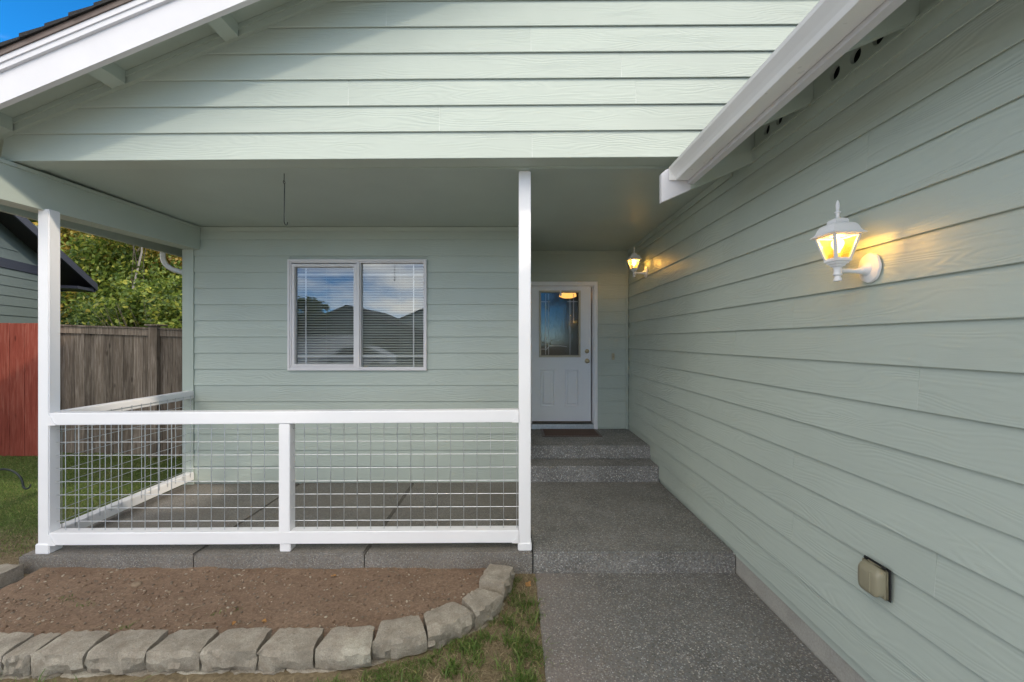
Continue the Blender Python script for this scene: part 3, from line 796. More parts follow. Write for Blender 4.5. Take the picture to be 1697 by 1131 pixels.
# ------------------------------------------------------------------ railings
def wire(parent, p0, p1): return obj('wire', tube(B(), [p0, p1], .0027, 6), M['galv'], parent)
fr = thing('porch_railing', 'white front porch railing filled with square wire mesh, between the two porch posts', 'railing', (-1.7, YP, 0))
def rail(parent, x0, x1, zf0, zf1, h, y0=YP, y1=YP+.089):
    bm = B()
    hexa(bm, [(x0, y0, zf0), (x1, y0, zf1), (x1, y1, zf1), (x0, y1, zf0), (x0, y0, zf0+h), (x1, y0, zf1+h), (x1, y1, zf1+h), (x0, y1, zf0+h)])
    bmesh.ops.bevel(bm, geom=bm.edges[:], offset=.005, segments=2, affect='EDGES')
    return obj('rail', bm, M['white'], parent)
rail(fr, -3.507, .0506, .952, .975, .092, YP-.002)
rail(fr, -3.507, .0506, .042, .062, .094, YP-.002)
obj('post', bx(-1.768, -1.684, YP, YP+.088, .137, .960, .005, 2), M['white'], fr)
obj('post', bx(-1.762, -1.680, YP+.003, YP+.088, zfloor(-1.7), .056, .005, 2), M['white'], fr)
for x, s in ((-3.507, 1), (.0506, -1)):                 # rail brackets with an ogee edge
    for zb in ((.950 if s > 0 else .973), (.040 if s > 0 else .060)):
        p = [(0, .001), (.055, .001), (.046, .020), (.028, .040), (.026, .058), (.012, .070), (.010, .083), (0, .083)]
        if s < 0: p = [(.0, .001), (.050, .001), (.046, .016), (.022, .036), (.020, .060), (0, .075)]
        obj('bracket', prism(B(), [(x+s*a, zb+b) for a, b in p], 'y', YP-.0065, YP-.0025), M['white'], fr)
ym = YP+.045
xsR = [(440+.2918*c-848.5)*(YP+.045)/710 for c in (220, 295, 370, 446, 521, 597, 673, 749, 825, 901, 976, 1051, 1126, 1201, 1277, 1352, 1427)]
xsL = [((1430-71.7*k)*.3064-848.5)*(YP+.045)/710 for k in range(16)]
for x in xsR+xsL: wire(fr, (x, ym, .12), (x, ym, .97))
for k in range(8):
    z = .2085+.1012*k
    wire(fr, (-3.50, ym+.0045, z-.004), (-1.765, ym+.0045, z)); wire(fr, (-1.687, ym+.0045, z+.002), (.055, ym+.0045, z+.008))

sr = thing('porch_railing', 'white side porch railing running back from the left post to the wall', 'railing', (-3.6, 4.0, 0))
def srail(z0, z1, h, name='rail'):
    bm = B(); x0, x1 = -3.665, -3.578
    hexa(bm, [(x0, YP+.09, z0), (x1, YP+.09, z0), (x1, YW-.013, z1), (x0, YW-.013, z1), (x0, YP+.09, z0+h), (x1, YP+.09, z0+h), (x1, YW-.013, z1+h), (x0, YW-.013, z1+h)])
    bmesh.ops.bevel(bm, geom=bm.edges[:], offset=.005, segments=2, affect='EDGES'); return obj(name, bm, M['white'], sr)
srail(.945, .945, .085); srail(.020, .030, .085)
xm = -3.571
for k in range(15):
    y = YP+.155+k*.1045
    if y < YW-.03: wire(sr, (xm, y, .075), (xm, y, .985))
for k in range(9):
    z = .165+.1012*k; wire(sr, (xm+.0045, YP+.13, z), (xm+.0045, YW-.025, z))

# ------------------------------------------------------------------ lanterns
def lantern(loc, label):
    t = thing('wall_lantern', label, 'lantern', loc, 0, 'white wall lanterns')
    return t
LP = Vector((XW-.006, 1.972, 1.926))
la = lantern(LP, 'larger looking white lantern on the garage wall nearest the camera, its bulb lit')
ROOT[la.name] = Vector((0, 0, 0))                       # built in its own frame, origin on the wall at the plate's middle
cx = -.150                                              # lantern axis in front of the wall
bm = B(); n = 40; lo = []; mid = []; hi = []
for k in range(n):
    a = 2*math.pi*k/n; sc_ = 1+.07*abs(math.cos(4*a))**.6
    lo.append(bm.verts.new((0, .058*math.cos(a)*sc_, .066*math.sin(a)*sc_)))
    mid.append(bm.verts.new((-.010, .055*math.cos(a)*sc_, .063*math.sin(a)*sc_)))
    hi.append(bm.verts.new((-.018, .038*math.cos(a), .046*math.sin(a))))
for A_, B_ in ((lo, mid), (mid, hi)):
    for k in range(n): bm.faces.new((A_[k], A_[(k+1) % n], B_[(k+1) % n], B_[k]))
bm.faces.new(lo); bm.faces.new(hi)
pl = obj('backplate', bm, M['lamp_white'], la, R(35))
bm = face_lathe([(.005, 0), (.005, .004), (.002, .005)], (0, 0, 0), 10)
bmesh.ops.rotate(bm, cent=(0, 0, 0), matrix=Matrix.Rotation(R(-90), 3, 'Z'), verts=bm.verts); bmesh.ops.translate(bm, vec=(-.018, -.016, .012), verts=bm.verts)
obj('screw', bm, M['chrome'], pl)
obj('arm', tube(B(), [(-.012, 0, -.006), (-.030, 0, -.010), (-.045, 0, -.013), (-.070, 0, -.014), (-.105, 0, -.0125), (cx, 0, -.012)], [.034, .024, .015, .0105, .0095, .0095], 14), M['lamp_white'], la, R(50))
bm = lathe(B(), [(.012, -.062), (.017, -.060), (.016, -.050), (.011, -.038), (.017, -.034), (.019, -.030), (.016, -.024), (.016, -.002), (.020, .004)], (cx, 0, 0), 18)
obj('stem', bm, M['lamp_white'], la, R(40))
bm = B(); lathe(bm, [(.014, .005), (.020, .008), (.022, .016), (.029, .018), (.031, .026), (.037, .029), (.038, .036)], (cx, 0, 0), sq=True)
obj('base_tiers', bm, M['lamp_white'], la)
zb, zt, rb, rtp = .036, .149, .036, .0625
bm = B()
for sxx in (-1, 1):
    for syy in (-1, 1):
        q = []
        for r, z in ((rb, zb), (rtp, zt)):
            xi, yi = cx+sxx*(r-.011), syy*(r-.011); xo_, yo_ = cx+sxx*r, syy*r
            q += [(min(xi, xo_), min(yi, yo_), z), (max(xi, xo_), min(yi, yo_), z), (max(xi, xo_), max(yi, yo_), z), (min(xi, xo_), max(yi, yo_), z)]
        hexa(bm, q)
for r, z0, z1 in ((rb, zb, zb+.008), (rtp, zt-.008, zt)):
    for s in (-1, 1):
        box(bm, cx+s*r-(.007 if s > 0 else 0)+(0), cx+s*r+(.007 if s < 0 else 0), -r+.0075, r-.0075, z0, z1)
        box(bm, cx-r+.0075, cx+r-.0075, s*r-(.007 if s > 0 else 0), s*r+(.007 if s < 0 else 0), z0, z1)
obj('cage', bm, M['lamp_white'], la)
for dx, dy in ((-1, 0), (1, 0), (0, -1), (0, 1)):
    bm = B(); r0, r1 = rb-.004, rtp-.004; vv = []
    for r, z, hw in ((r0, zb+.004, rb-.006), (r1, zt-.004, rtp-.006)):
        for s in ((-1, 1) if z < .1 else (1, -1)):
            vv.append(bm.verts.new((cx+dx*r+(dy != 0)*s*hw, dy*r+(dx != 0)*s*hw, z)))
    bm.faces.new(vv); obj('pane', bm, M['amber'], la)
bm = lathe(B(), [(.073, .146), (.077, .149), (.074, .153), (.066, .158), (.060, .168), (.056, .182), (.050, .194), (.040, .201), (.028, .2045)], (cx, 0, 0), sq=True)
obj('lantern_roof', bm, M['lamp_white'], la)
bm = lathe(B(), [(.029, .205), (.029, .217), (.025, .223), (.014, .229)], (cx, 0, 0), sq=True); obj('roof_cap', bm, M['lamp_white'], la)
bm = lathe(B(), [(.009, .229), (.007, .240), (.008, .250), (.0135, .254), (.0135, .258), (.006, .262), (.0075, .275), (.0085, .288), (.006, .302), (.002, .312)], (cx, 0, 0), 14)
obj('finial', bm, M['lamp_white'], la, R(40))
obj('socket', lathe(B(), [(.012, .036), (.012, .064), (.010, .068)], (cx, 0, 0), 14), M['lamp_white'], la, R(40))
bu = obj('bulb', lathe(B(), [(.009, .0685), (.011, .078), (.020, .094), (.0255, .108), (.024, .122), (.014, .133), (.004, .137)], (cx, 0, 0), 16), M['bulb'], la, True)
ld = bpy.data.lights.new('lantern_light', 'POINT'); ld.energy = .80; ld.color = (1, .68, .30); ld.shadow_soft_size = .012
lo_ = bpy.data.objects.new('lantern_light', ld); C.objects.link(lo_); lo_.parent = la; lo_.location = (cx, 0, .141)
def dup(root, loc, label):
    r = root.copy(); C.objects.link(r); r.location = loc; r['label'] = label
    for ch in list(root.children):
        c = ch.copy(); C.objects.link(c); c.parent = r
        for gch in list(ch.children):
            d = gch.copy(); C.objects.link(d); d.parent = c
    return r
dup(la, (XW-.006, 5.26, 2.438), 'smaller looking white lantern up in the porch corner beside the front door, its bulb lit')

# ------------------------------------------------------------------ small things
t = thing('outlet_cover', 'tan weatherproof outlet cover low on the garage wall', 'outlet cover', (XW, 1.925, .53))
x0 = XW-.012
obj('gasket', bx(x0-.006, x0, 1.8535, 1.9935, .4555, .596, .002), M['black'], t)
obj('cover_base', bx(x0-.022, x0-.0065, 1.855, 1.992, .457, .592, .008, 2), M['plastic'], t)
bm = B(); L = []
for dx, sc_l in ((-.0222, 1.0), (-.036, .975), (-.046, .92), (-.052, .80), (-.0545, .55), (-.0552, .2)):
    rw = []
    for k in range(32):
        a_ = 2*math.pi*k/32; ca, sa = math.cos(a_), math.sin(a_)
        rw.append(bm.verts.new((x0+dx, 1.9235+.061*sc_l*math.copysign(abs(ca)**.42, ca), .5235+.062*sc_l*math.copysign(abs(sa)**.42, sa)-(.006 if sc_l < .95 else 0))))
    L.append(rw)
for p_, q_ in zip(L, L[1:]):
    for k in range(32): bm.faces.new((p_[k], p_[(k+1) % 32], q_[(k+1) % 32], q_[k]))
bm.faces.new(L[0]); bm.faces.new(L[-1][::-1]); obj('cover_lid', bm, M['plastic'], t, R(50))
obj('lid_rib', bx(x0-.0565, x0-.040, 1.902, 1.906, .474, .566, .0015), M['plastic'], t)
for y in (1.873, 1.968): obj('hinge', tube(B(), [(x0-.016, y-.008, .596), (x0-.016, y+.008, .596)], .006, 8), M['black'], t)

t = thing('doorbell', 'small ivory doorbell button on the wall right of the front door', 'doorbell', (P(1015.6), YD, Q(591.3)))
bx_, bz_ = P(1015.6), Q(591.3)
obj('bell_plate', bx(bx_-.021, bx_+.021, YD-.022, YD-.008, bz_-.048, bz_+.048, .006, 2), M['bell'], t)
obj('bell_button', face_lathe([(.013, 0), (.013, .004), (.009, .006)], (bx_, YD-.022, bz_), 14), M['brass'], t)

t = thing('doormat', 'reddish brown ribbed doormat on the top step before the door', 'mat', (.79, 5.85, .336))
bm = B(); L = []
for d, z in ((0, .3365), (0, .342), (.006, .345), (.034, .346), (.034, .3365)):
    L.append([bm.verts.new(q) for q in ((.40+d, 5.605+d, z), (1.185-d, 5.605+d, z), (1.185-d, 6.075-d, z), (.40+d, 6.075-d, z))])
for i in range(5):
    a, b = L[i], L[(i+1) % 5]
    for k in range(4): bm.faces.new((a[k], a[(k+1) % 4], b[(k+1) % 4], b[k]))
obj('border', bm, M['brown_metal'], t)
obj('mat_field', bx(.436, 1.149, 5.641, 6.039, .3368, .349), M['doormat'], t)

t = thing('wreath_hanger', 'thin pale metal strip hooked over the top of the front door', 'hanger', (P(929), YD, Q(468)))
bm = B(); wx = P(929)
box(bm, wx-.012, wx+.012, YD-.0005, YD+.0025, Q(491), Q(468)-.002); box(bm, wx-.012, wx+.012, YD-.022, YD-.001, Q(491), Q(491)+.003); box(bm, wx-.012, wx+.012, YD-.025, YD-.0225, Q(491), Q(487))
obj('strip', bm, M['door'], t)

t = thing('ceiling_hook', 'thin dark plant hook hanging from the porch ceiling', 'hook', (-1.755, 3.30, ZC))
hx, hy = -1.755, 3.30
obj('eye_screw', tube(B(), [(hx, hy, ZC), (hx, hy, 2.825)] + [(hx, hy+.012*math.sin(a), 2.813+.012*math.cos(a)) for a in np.linspace(0, 5.8, 14)], .0028, 7), M['iron'], t)
pts = [(hx+.0125*math.sin(a), hy, 2.793-.0125*math.cos(a)+.010) for a in np.linspace(math.pi*1.1, -math.pi*.75, 12)]
pts = [(hx, hy+.004, 2.806), (hx, hy+.006, 2.79), (hx+.001, hy+.002, 2.74), (hx, hy, 2.52)] + [(hx, hy+.024-.024*math.cos(a), 2.515-.024*math.sin(a)) for a in np.linspace(.1, 3.3, 12)]
obj('hook_rod', tube(B(), pts, .0036, 7), M['iron'], t)

t = thing('garden_hook', 'curled dark iron garden hook over the lawn by the left post', 'garden hook', (-5.1, 4.1, -.1))
Yh = 4.1
G = lambda x, y: ((x-848.5)*Yh/710, Yh, 1.59+(565.5-y)*Yh/710)
pts = [G(*q) for q in ((-20, 1000), (-20, 900), (-20, 800), (-16, 785), (-6, 778.5), (6, 777.5), (18, 779), (28, 784.5), (35, 792), (38, 800), (38, 806), (40.5, 810), (45, 811), (49.5, 808), (51, 803))]
ptss = []
for a, b in zip(pts, pts[1:]):
    for s in (0, .5): ptss.append(Vector(a).lerp(Vector(b), s))
ptss.append(Vector(pts[-1]))
for _ in range(2): ptss = [ptss[0]] + [(ptss[i-1]+ptss[i]*2+ptss[i+1])/4 for i in range(1, len(ptss)-1)] + [ptss[-1]]
obj('rod', tube(B(), ptss, [.009]*(len(ptss)-5)+[.008, .0075, .007, .006, .005], 10), M['iron'], t, True)

# ------------------------------------------------------------------ planting bed, edging blocks
ZT = -.040                                              # top of the edging
bxs = np.arange(-3.52, .045, .03); bys = np.arange(2.26, 3.225, .03)
BX, BY = np.meshgrid(bxs, bys, indexing='ij')
def vnoise(x, y, s, seed):
    r = np.random.default_rng(seed); ph = r.uniform(0, 6.28, (10, 2)); d = r.normal(0, 1, (10, 2))*s
    return sum(np.sin(x*d[i, 0]+y*d[i, 1]+ph[i, 0]) for i in range(10))/10
BZ = -.115 + .030*np.clip((2.9-BY)/.6, 0, 1) + .020*vnoise(BX, BY, 4, 1) + .012*vnoise(BX, BY, 14, 2) + .008*vnoise(BX, BY, 40, 3) + rng.normal(0, .0022, BX.shape)
out = np.clip(2.42-BY, 0, 1) + np.clip((BX+.22)*.9-(BY-2.55), 0, 1)
BZ -= np.clip(out*1.2, 0, .16)
nx, ny = BX.shape; idx = np.arange(nx*ny).reshape(nx, ny)
F = np.stack([idx[:-1, :-1], idx[1:, :-1], idx[1:, 1:], idx[:-1, 1:]], -1).reshape(-1, 4)
poly = [(-3.62, 3.23), (-3.62, 2.29), (-1.05, 2.35), (-.80, 2.41), (-.53, 2.50), (-.31, 2.66), (-.15, 2.84), (-.075, 3.03), (-.06, 3.23)]
def inside(x, y):
    c = False; j = len(poly)-1
    for i in range(len(poly)):
        (xi, yi), (xj, yj) = poly[i], poly[j]
        if (yi > y) != (yj > y) and x < (xj-xi)*(y-yi)/(yj-yi)+xi: c = not c
        j = i
    return c
fcx, fcy = BX.ravel()[F].mean(1), BY.ravel()[F].mean(1)
F = F[np.array([inside(a, b) for a, b in zip(fcx, fcy)])]
me = np_mesh('soil', np.stack([BX, BY, BZ], -1), F, M['soil']); me.shade_smooth()
tag(link('planting_bed', me), kind='structure')
def bed_z(x, y):
    i = int(np.clip(round((x+3.52)/.03), 0, nx-1)); j = int(np.clip(round((y-2.26)/.03), 0, ny-1)); return float(BZ[i, j])

edge = thing('garden_edging', 'low curved edging of weathered grey concrete blocks around the soil bed', 'garden edging', (-1.6, 2.35, -.15))
def block(p0, p1, zt, h, depth, seed, taper=.05, backshift=0):
    """front-top edge from p0 to p1 (plan), body reaching back by depth, split face in front, sides tapering"""
    r = np.random.default_rng(seed)
    p0, p1 = Vector((*p0, 0)), Vector((*p1, 0)); u = (p1-p0); Lw = u.length; u.normalize(); nrm = Vector((-u.y, u.x, 0))
    nu, nd, nh = 10, 5, 5
    bm = B(); grid = {}
    for i in range(nu):
        for j in range(nd):
            for k in range(nh):
                if 0 < i < nu-1 and 0 < j < nd-1 and 0 < k < nh-1: continue
                a, d, c = i/(nu-1), j/(nd-1), k/(nh-1)
                tp = taper*d
                pos = p0 + u*(Lw*(tp+a*(1-2*tp)) + backshift*d) + nrm*(depth*d) + Vector((0, 0, zt-h*c))
                # worn arrises and a rough split face
                jit = .0022
                if j == 0:
                    bow = .007*(1-(2*a-1)**2)
                    pos -= nrm*(bow*(.7+.3*math.sin(c*math.pi)) + r.normal(0, .0065))
                    if k == 0: pos += nrm*(.004+abs(r.normal(0, .004))) + Vector((0, 0, -.003-abs(r.normal(0, .003))))
                    if k == nh-1: pos += nrm*.012*r.uniform(0, 1.6)
                    if i in (0, nu-1): pos += nrm*r.uniform(.004, .012)
                if k == 0 and j > 0: pos.z += r.normal(0, .0012)
                if k == 0 and i in (0, nu-1): pos.z -= .004
                pos += Vector(r.normal(0, jit, 3))
                grid[i, j, k] = bm.verts.new(pos)
    def q(a, b, c, d):
        bm.faces.new([grid[t] for t in (a, b, c, d)])
    for i in range(nu-1):
        for j in range(nd-1):
            q((i, j, 0), (i+1, j, 0), (i+1, j+1, 0), (i, j+1, 0)); q((i, j, nh-1), (i, j+1, nh-1), (i+1, j+1, nh-1), (i+1, j, nh-1))
        for k in range(nh-1):
            q((i, 0, k), (i, 0, k+1), (i+1, 0, k+1), (i+1, 0, k)); q((i, nd-1, k), (i+1, nd-1, k), (i+1, nd-1, k+1), (i, nd-1, k+1))
    for j in range(nd-1):
        for k in range(nh-1):
            q((0, j, k), (0, j+1, k), (0, j+1, k+1), (0, j, k+1)); q((nu-1, j, k), (nu-1, j, k+1), (nu-1, j+1, k+1), (nu-1, j+1, k))
    o = obj('block', bm, M['block'], edge, R(24))
    return o
h_ = .114
TH = 1.59-ZT
def tp(x, y): Y_ = TH*710/(y-565.5); return ((x-848.5)*Y_/710, Y_)
row = [(-3.62, 2.20), (-3.30, 2.205), (-2.985, 2.212)]
front = [(46, 1085), (139, 1081), (240, 1079), (330, 1078), (424, 1077), (519, 1075)]
xs = [(-3.55, 2.21), (-3.25, 2.213), (-2.95, 2.217), (-2.655, 2.222)]
xs += [tp(*q) for q in front]
sd = 100
for a, b in zip(xs, xs[1:]):
    block((a[0]+.004, a[1]), (b[0]-.004, b[1]), ZT+random.uniform(-.004, .004), h_, .172, sd, .07, .012); sd += 1
for a, b, tpr in (((521, 1076), (613.5, 1074), .10), ((617.5, 1064), (707, 1049), .13), ((710.5, 1048), (787.5, 1014), .16), ((789.5, 1015), (834, 985), .19)):
    block(tp(*a), tp(*b), ZT+random.uniform(-.002, .003), h_, .175, sd, tpr); sd += 1
block((-.050, 2.86), (.018, 3.10), ZT+.004, h_, .185, sd, .05); sd += 1
# second course under it, mostly sunk in the turf
low = [(x, y+.006) for x, y in xs]
for a, b in zip(low, low[1:]):
    m0 = ((a[0]+.15), a[1]); m1 = ((b[0]+.15), b[1])
    block(m0, (m1[0]-.006, m1[1]), ZT-h_-.001, .10, .17, sd, .05); sd += 1
for a, b in (((-.87, 2.29), (-.60, 2.37)), ((-.592, 2.375), (-.335, 2.50)), ((-.33, 2.505), (-.125, 2.655)), ((-.12, 2.66), (-.035, 2.87)), ((-.03, 2.875), (.030, 3.10))):
    block(a, b, ZT-h_-.001, .10, .17, sd, .12); sd += 1
# left return of the edging
for y0, y1 in ((3.14, 2.87), (2.865, 2.59), (2.585, 2.31)):
    block((-3.735, y0), (-3.700, y1) if False else (-3.735, y1), ZT+.006, h_, .17, sd, .05); sd += 1

# fallen leaves, chips and stones on the bed
def small_leaf(x, y, z, s, label, grp):
    bm = B(); r = random.Random(int(x*1000)); a0 = r.uniform(0, 6.28)
    pts = [(0, -1), (.55, -.45), (.95, .1), (.5, .35), (.35, .8), (0, 1.15), (-.4, .75), (-.55, .3), (-.9, .15), (-.6, -.5)]
    c = bm.verts.new((x, y, z+s*.35))
    vv = []
    for px, py in pts:
        q = Vector((px*s, py*s, 0)); q.rotate(Matrix.Rotation(a0, 3, 'Z'))
        vv.append(bm.verts.new((x+q.x, y+q.y, z+s*r.uniform(.1, .9))))
    for i in range(len(vv)): bm.faces.new((c, vv[i], vv[(i+1) % len(vv)]))
    o = obj('fallen_leaf', bm, M['dead_leaf']); tag(o, label, 'leaf', grp); return o
Zb = 1.59+.10
def onbed(x, y): Y_ = Zb*710/(y-565.5); return ((x-848.5)*Y_/710, Y_)
lf = 'fallen orange leaves'
for px, py, s, lb in ((553.5, 954, .020, 'curled orange leaf on the soil below the middle of the front railing'),
                      (438, 1031, .016, 'small orange leaf on the soil just behind the edging blocks'),
                      (388, 1037, .014, 'flat orange leaf chip touching the back of an edging block')):
    x, y = onbed(px, py); small_leaf(x, y, bed_z(x, y)+.004, s, lb, lf)
small_leaf(.115, 3.06, -.158, .026, 'largest curled orange leaf, in the corner between edging, path and porch', lf)
def stone(x, y, s, label):
    bm = B(); bmesh.ops.create_icosphere(bm, subdivisions=2, radius=s)
    r = np.random.default_rng(int(abs(x)*1000))
    for v in bm.verts: v.co = Vector((v.co.x*1.25+x, v.co.y+y, v.co.z*.6+bed_z(x, y)+s*.2))+Vector(r.normal(0, s*.06, 3))
    tag(obj('stone', bm, M['stone'], None, True), label, 'stone', 'stones in the soil bed')
stone(*onbed(226, 966), .030, 'largest brown stone half sunk in the soil bed near the porch edge')
stone(*onbed(300, 991), .015, 'small pale round stone in the middle left of the soil bed')
stone(*onbed(281, 977), .013, 'small tan stone in the soil between the large stone and the pale one')
# loose pebbles and clods: too many to count
ico = bmesh.new(); bmesh.ops.create_icosphere(ico, subdivisions=1, radius=1)
iv = np.array([v.co[:] for v in ico.verts]); ifc = np.array([[v.index for v in f.verts] for f in ico.faces]); ico.free()
def scatter_pebbles(name, n, smin, smax, mat):
    V, Fs = [], []
    k = 0
    while k < n:
        x, y = random.uniform(-3.45, .0), random.uniform(2.32, 3.20)
        if not inside(x, y): continue
        s = smin+(smax-smin)*random.random()**3
        v = iv*np.array([s*random.uniform(.8, 1.5), s*random.uniform(.8, 1.5), s*random.uniform(.5, .9)])*(1+rng.normal(0, .10, (len(iv), 1)))
        a = random.uniform(0, 6.28); ca, sa = math.cos(a), math.sin(a)
        v = np.stack([v[:, 0]*ca-v[:, 1]*sa+x, v[:, 0]*sa+v[:, 1]*ca+y, v[:, 2]+bed_z(x, y)+s*.15], -1)
        V.append(v); Fs.append(ifc+k*len(iv)); k += 1
    o = link(name, np_mesh(name, np.concatenate(V), np.concatenate(Fs), mat)); tag(o, 'pale grit scattered over the brown soil bed' if 'pebble' in name else 'brown crumbs of soil lying on the bed', 'grit' if 'pebble' in name else 'soil', kind='stuff')
scatter_pebbles('pebbles', 2600, .0015, .009, M['pebble'])
scatter_pebbles('soil_clods', 1500, .002, .012, M['soil'])

# twigs and straw on the bed
bm = B(); k = 0
while k < 60:
    x, y = random.uniform(-3.4, -.1), random.uniform(2.35, 3.18)
    if not inside(x, y): continue
    a = random.uniform(0, 6.28); L_ = random.uniform(.02, .09); x2, y2 = x+L_*math.cos(a), y+L_*math.sin(a)
    if not inside(x2, y2): continue
    xm_, ym_ = (x+x2)/2+random.gauss(0, .004), (y+y2)/2+random.gauss(0, .004)
    tube(bm, [(x, y, bed_z(x, y)+.003), (xm_, ym_, bed_z(xm_, ym_)+.006), (x2, y2, bed_z(x2, y2)+.003)], random.uniform(.0008, .0020), 4); k += 1
tag(obj('twig_litter', bm, M['twig']), 'thin dry twigs and straw bits strewn over the soil bed', 'litter', kind='stuff')
# ------------------------------------------------------------------ grass
def blades(name, pts, hmin, hmax, wid, mat, label, lean=.5):
    n = len(pts); P_ = np.asarray(pts)
    h = rng.uniform(hmin, hmax, n)*rng.uniform(.5, 1, n); a = rng.uniform(0, 6.28, n); tl = rng.normal(0, lean, (n, 2))
    wv = np.stack([np.cos(a), np.sin(a), np.zeros(n)], -1)*wid*rng.uniform(.6, 1.3, (n, 1))
    up = np.stack([tl[:, 0], tl[:, 1], np.ones(n)], -1); up /= np.linalg.norm(up, axis=1)[:, None]
    mid = P_+up*h[:, None]*.55; tip = P_+(up*np.array([1.8, 1.8, .8]))*h[:, None]
    V = np.stack([P_-wv, P_+wv, mid+wv*.7, tip, mid-wv*.7], 1)
    F1 = np.arange(n)[:, None]*5
    F4 = F1+np.array([0, 1, 2, 4]); F3 = F1+np.array([4, 2, 3, 3])
    T = np.concatenate([F1+np.array([0, 1, 2]), F1+np.array([0, 2, 4]), F1+np.array([4, 2, 3])])
    o = link(name, np_mesh(name, V, T, mat)); tag(o, label, 'grass', kind='stuff'); return o
def filt(n, x0, x1, y0, y1, keep):
    x = rng.uniform(x0, x1, n); y = rng.uniform(y0, y1, n); k = keep(x, y)
    x, y = x[k], y[k]; return np.stack([x, y, gz(x, y)-.004], -1)
# lawn left of the porch
pn = lambda x, y: vnoise(x, y, 2.2, 11)+.5*vnoise(x, y, 7, 12)
blades('lawn_grass', filt(95000, -9.0, -3.72, 3.3, 6.03, lambda x, y: pn(x, y)+ (y-3.75)*1.1+rng.normal(0, .15, len(x)) > -.05), .02, .055, .0022, M['grass'], 'short green lawn between the porch and the fence')
blades('dry_grass', filt(26000, -6.5, -3.72, 2.6, 4.6, lambda x, y: pn(x, y)*.6+(y-3.75)*1.1 < .35), .012, .04, .0016, M['straw'], 'thin dry grass on bare earth beside the porch corner', .9)
# turf around the edging and along the path
def outside(x, y):
    cur = np.where(x < -1.0, 2.20, np.where(x < -.47, 2.20+(x+1.0)*.36, 2.39+(x+.47)*.95))
    cur = np.where(x > -.03, 9, cur)
    return y < cur-.012
keepr = lambda x, y: outside(x, y) & (x < .185)
g1 = vnoise
blades('turf', filt(95000, -3.6, .185, 1.75, 3.16, lambda x, y: keepr(x, y) & ((vnoise(x, y, 5, 21)+.6*vnoise(x, y, 15, 22) > .10) | ((x > .02) & (y < 2.75) & (vnoise(x, y, 9, 23) > -.12)))), .02, .070, .0020, M['grass'], 'green grass tufts between the edging blocks and the path', .6)
blades('dry_turf', filt(70000, -3.6, .18, 1.75, 3.19, keepr), .015, .055, .0017, M['straw'], 'matted dry straw coloured grass around the edging blocks', 1.3)
def tufts(n, x0, x1, y0, y1, keep, per, spread):
    out_ = []
    while n > 0:
        x, y = random.uniform(x0, x1), random.uniform(y0, y1)
        if not keep(np.array([x]), np.array([y]))[0]: continue
        n -= 1
        for _ in range(random.randint(per//2, per)):
            xx, yy_ = x+random.gauss(0, spread), y+random.gauss(0, spread); out_.append((xx, yy_, float(gz(xx, yy_))-.004))
    return out_
blades('grass_tufts', tufts(44, -3.3, .16, 1.9, 2.5, keepr, 34, .02)+tufts(22, .02, .185, 1.9, 2.85, keepr, 30, .03)+tufts(26, -.35, .1, 2.2, 2.7, keepr, 26, .02), .05, .115, .0030, M['grass'], 'longer green grass tufts at the foot of the edging and along the path', .45)
def wpts():
    out_ = []
    for cxp, cyp, n, s in ((107, 992, 26, .03), (140, 1003, 18, .035), (352, 1018, 20, .02), (395, 1012, 14, .02), (205, 1045, 20, .03)):
        x, y = onbed(cxp, cyp)
        for _ in range(n): xx, yy_ = x+random.gauss(0, s), y+random.gauss(0, s*.6); out_.append((xx, yy_, bed_z(xx, yy_)-.003))
    return out_
blades('bed_weeds', wpts(), .015, .04, .003, M['grass'], 'few sparse green weeds sprouting from the soil bed', .9)

# ------------------------------------------------------------------ fences
fence = thing('board_fence', 'weathered grey cedar board fence with a capped post, behind the porch lawn', 'fence', (-5.2, 6.04, -.05))
YF = 6.04
ftop = lambda x: 1.764-.034*(x+4.6)
x = -6.72; i = 0
while x < -3.72:
    wd = .1385+random.uniform(-.004, .003)
    zb_ = float(gz(x, YF))+.005+random.uniform(0, .02)
    dz = random.uniform(-.004, .004); yo = random.uniform(-.003, .003)
    me = bx(0, wd-.003, 0, .017, 0, ftop(x)-.105-zb_, .0015)
    o = obj('board', me, M['oldwood'], None); o.parent = fence; o.location = Vector((x, YF+yo, zb_))-root_loc(fence); o.rotation_euler = (0, random.uniform(-.003, .003), 0)
    x += wd; i += 1
def along(x0, x1, y0, y1, dz0, dz1):
    bm = B(); hexa(bm, [(x0, y0, ftop(x0)+dz0), (x1, y0, ftop(x1)+dz0), (x1, y1, ftop(x1)+dz0), (x0, y1, ftop(x0)+dz0), (x0, y0, ftop(x0)+dz1), (x1, y0, ftop(x1)+dz1), (x1, y1, ftop(x1)+dz1), (x0, y1, ftop(x0)+dz1)]); return bm
for xa, xb2 in ((-6.72, -5.072), (-4.945, -3.72)):
    obj('rail', along(xa, xb2, YF-.026, YF-.004, -.118, -.022), M['oldwood'], fence)
    obj('cap_rail', along(xa, xb2, YF-.045, YF+.06, -.0215, .0), M['oldwood'], fence)
obj('rail', along(-6.72, -3.72, YF+.022, YF+.06, -1.5, -1.41), M['oldwood'], fence)
obj('post', bx(-5.068, -4.949, YF-.075, YF-.005, -.2, ftop(-5)+.018), M['oldwood'], fence)
obj('post_cap', bx(-5.10, -4.917, YF-.105, YF+.09, ftop(-5)+.019, ftop(-5)+.045, .006), M['oldwood'], fence)
red = thing('red_fence', 'red stained tall board fence left of the porch', 'fence', (-7.6, 5.9, 0))
YR = 5.90
xs_ = [-9.2, -8.99, -8.78, -8.57, -8.36, -8.15, -7.94, -7.73, -7.52, -7.31, -7.10, -6.912]
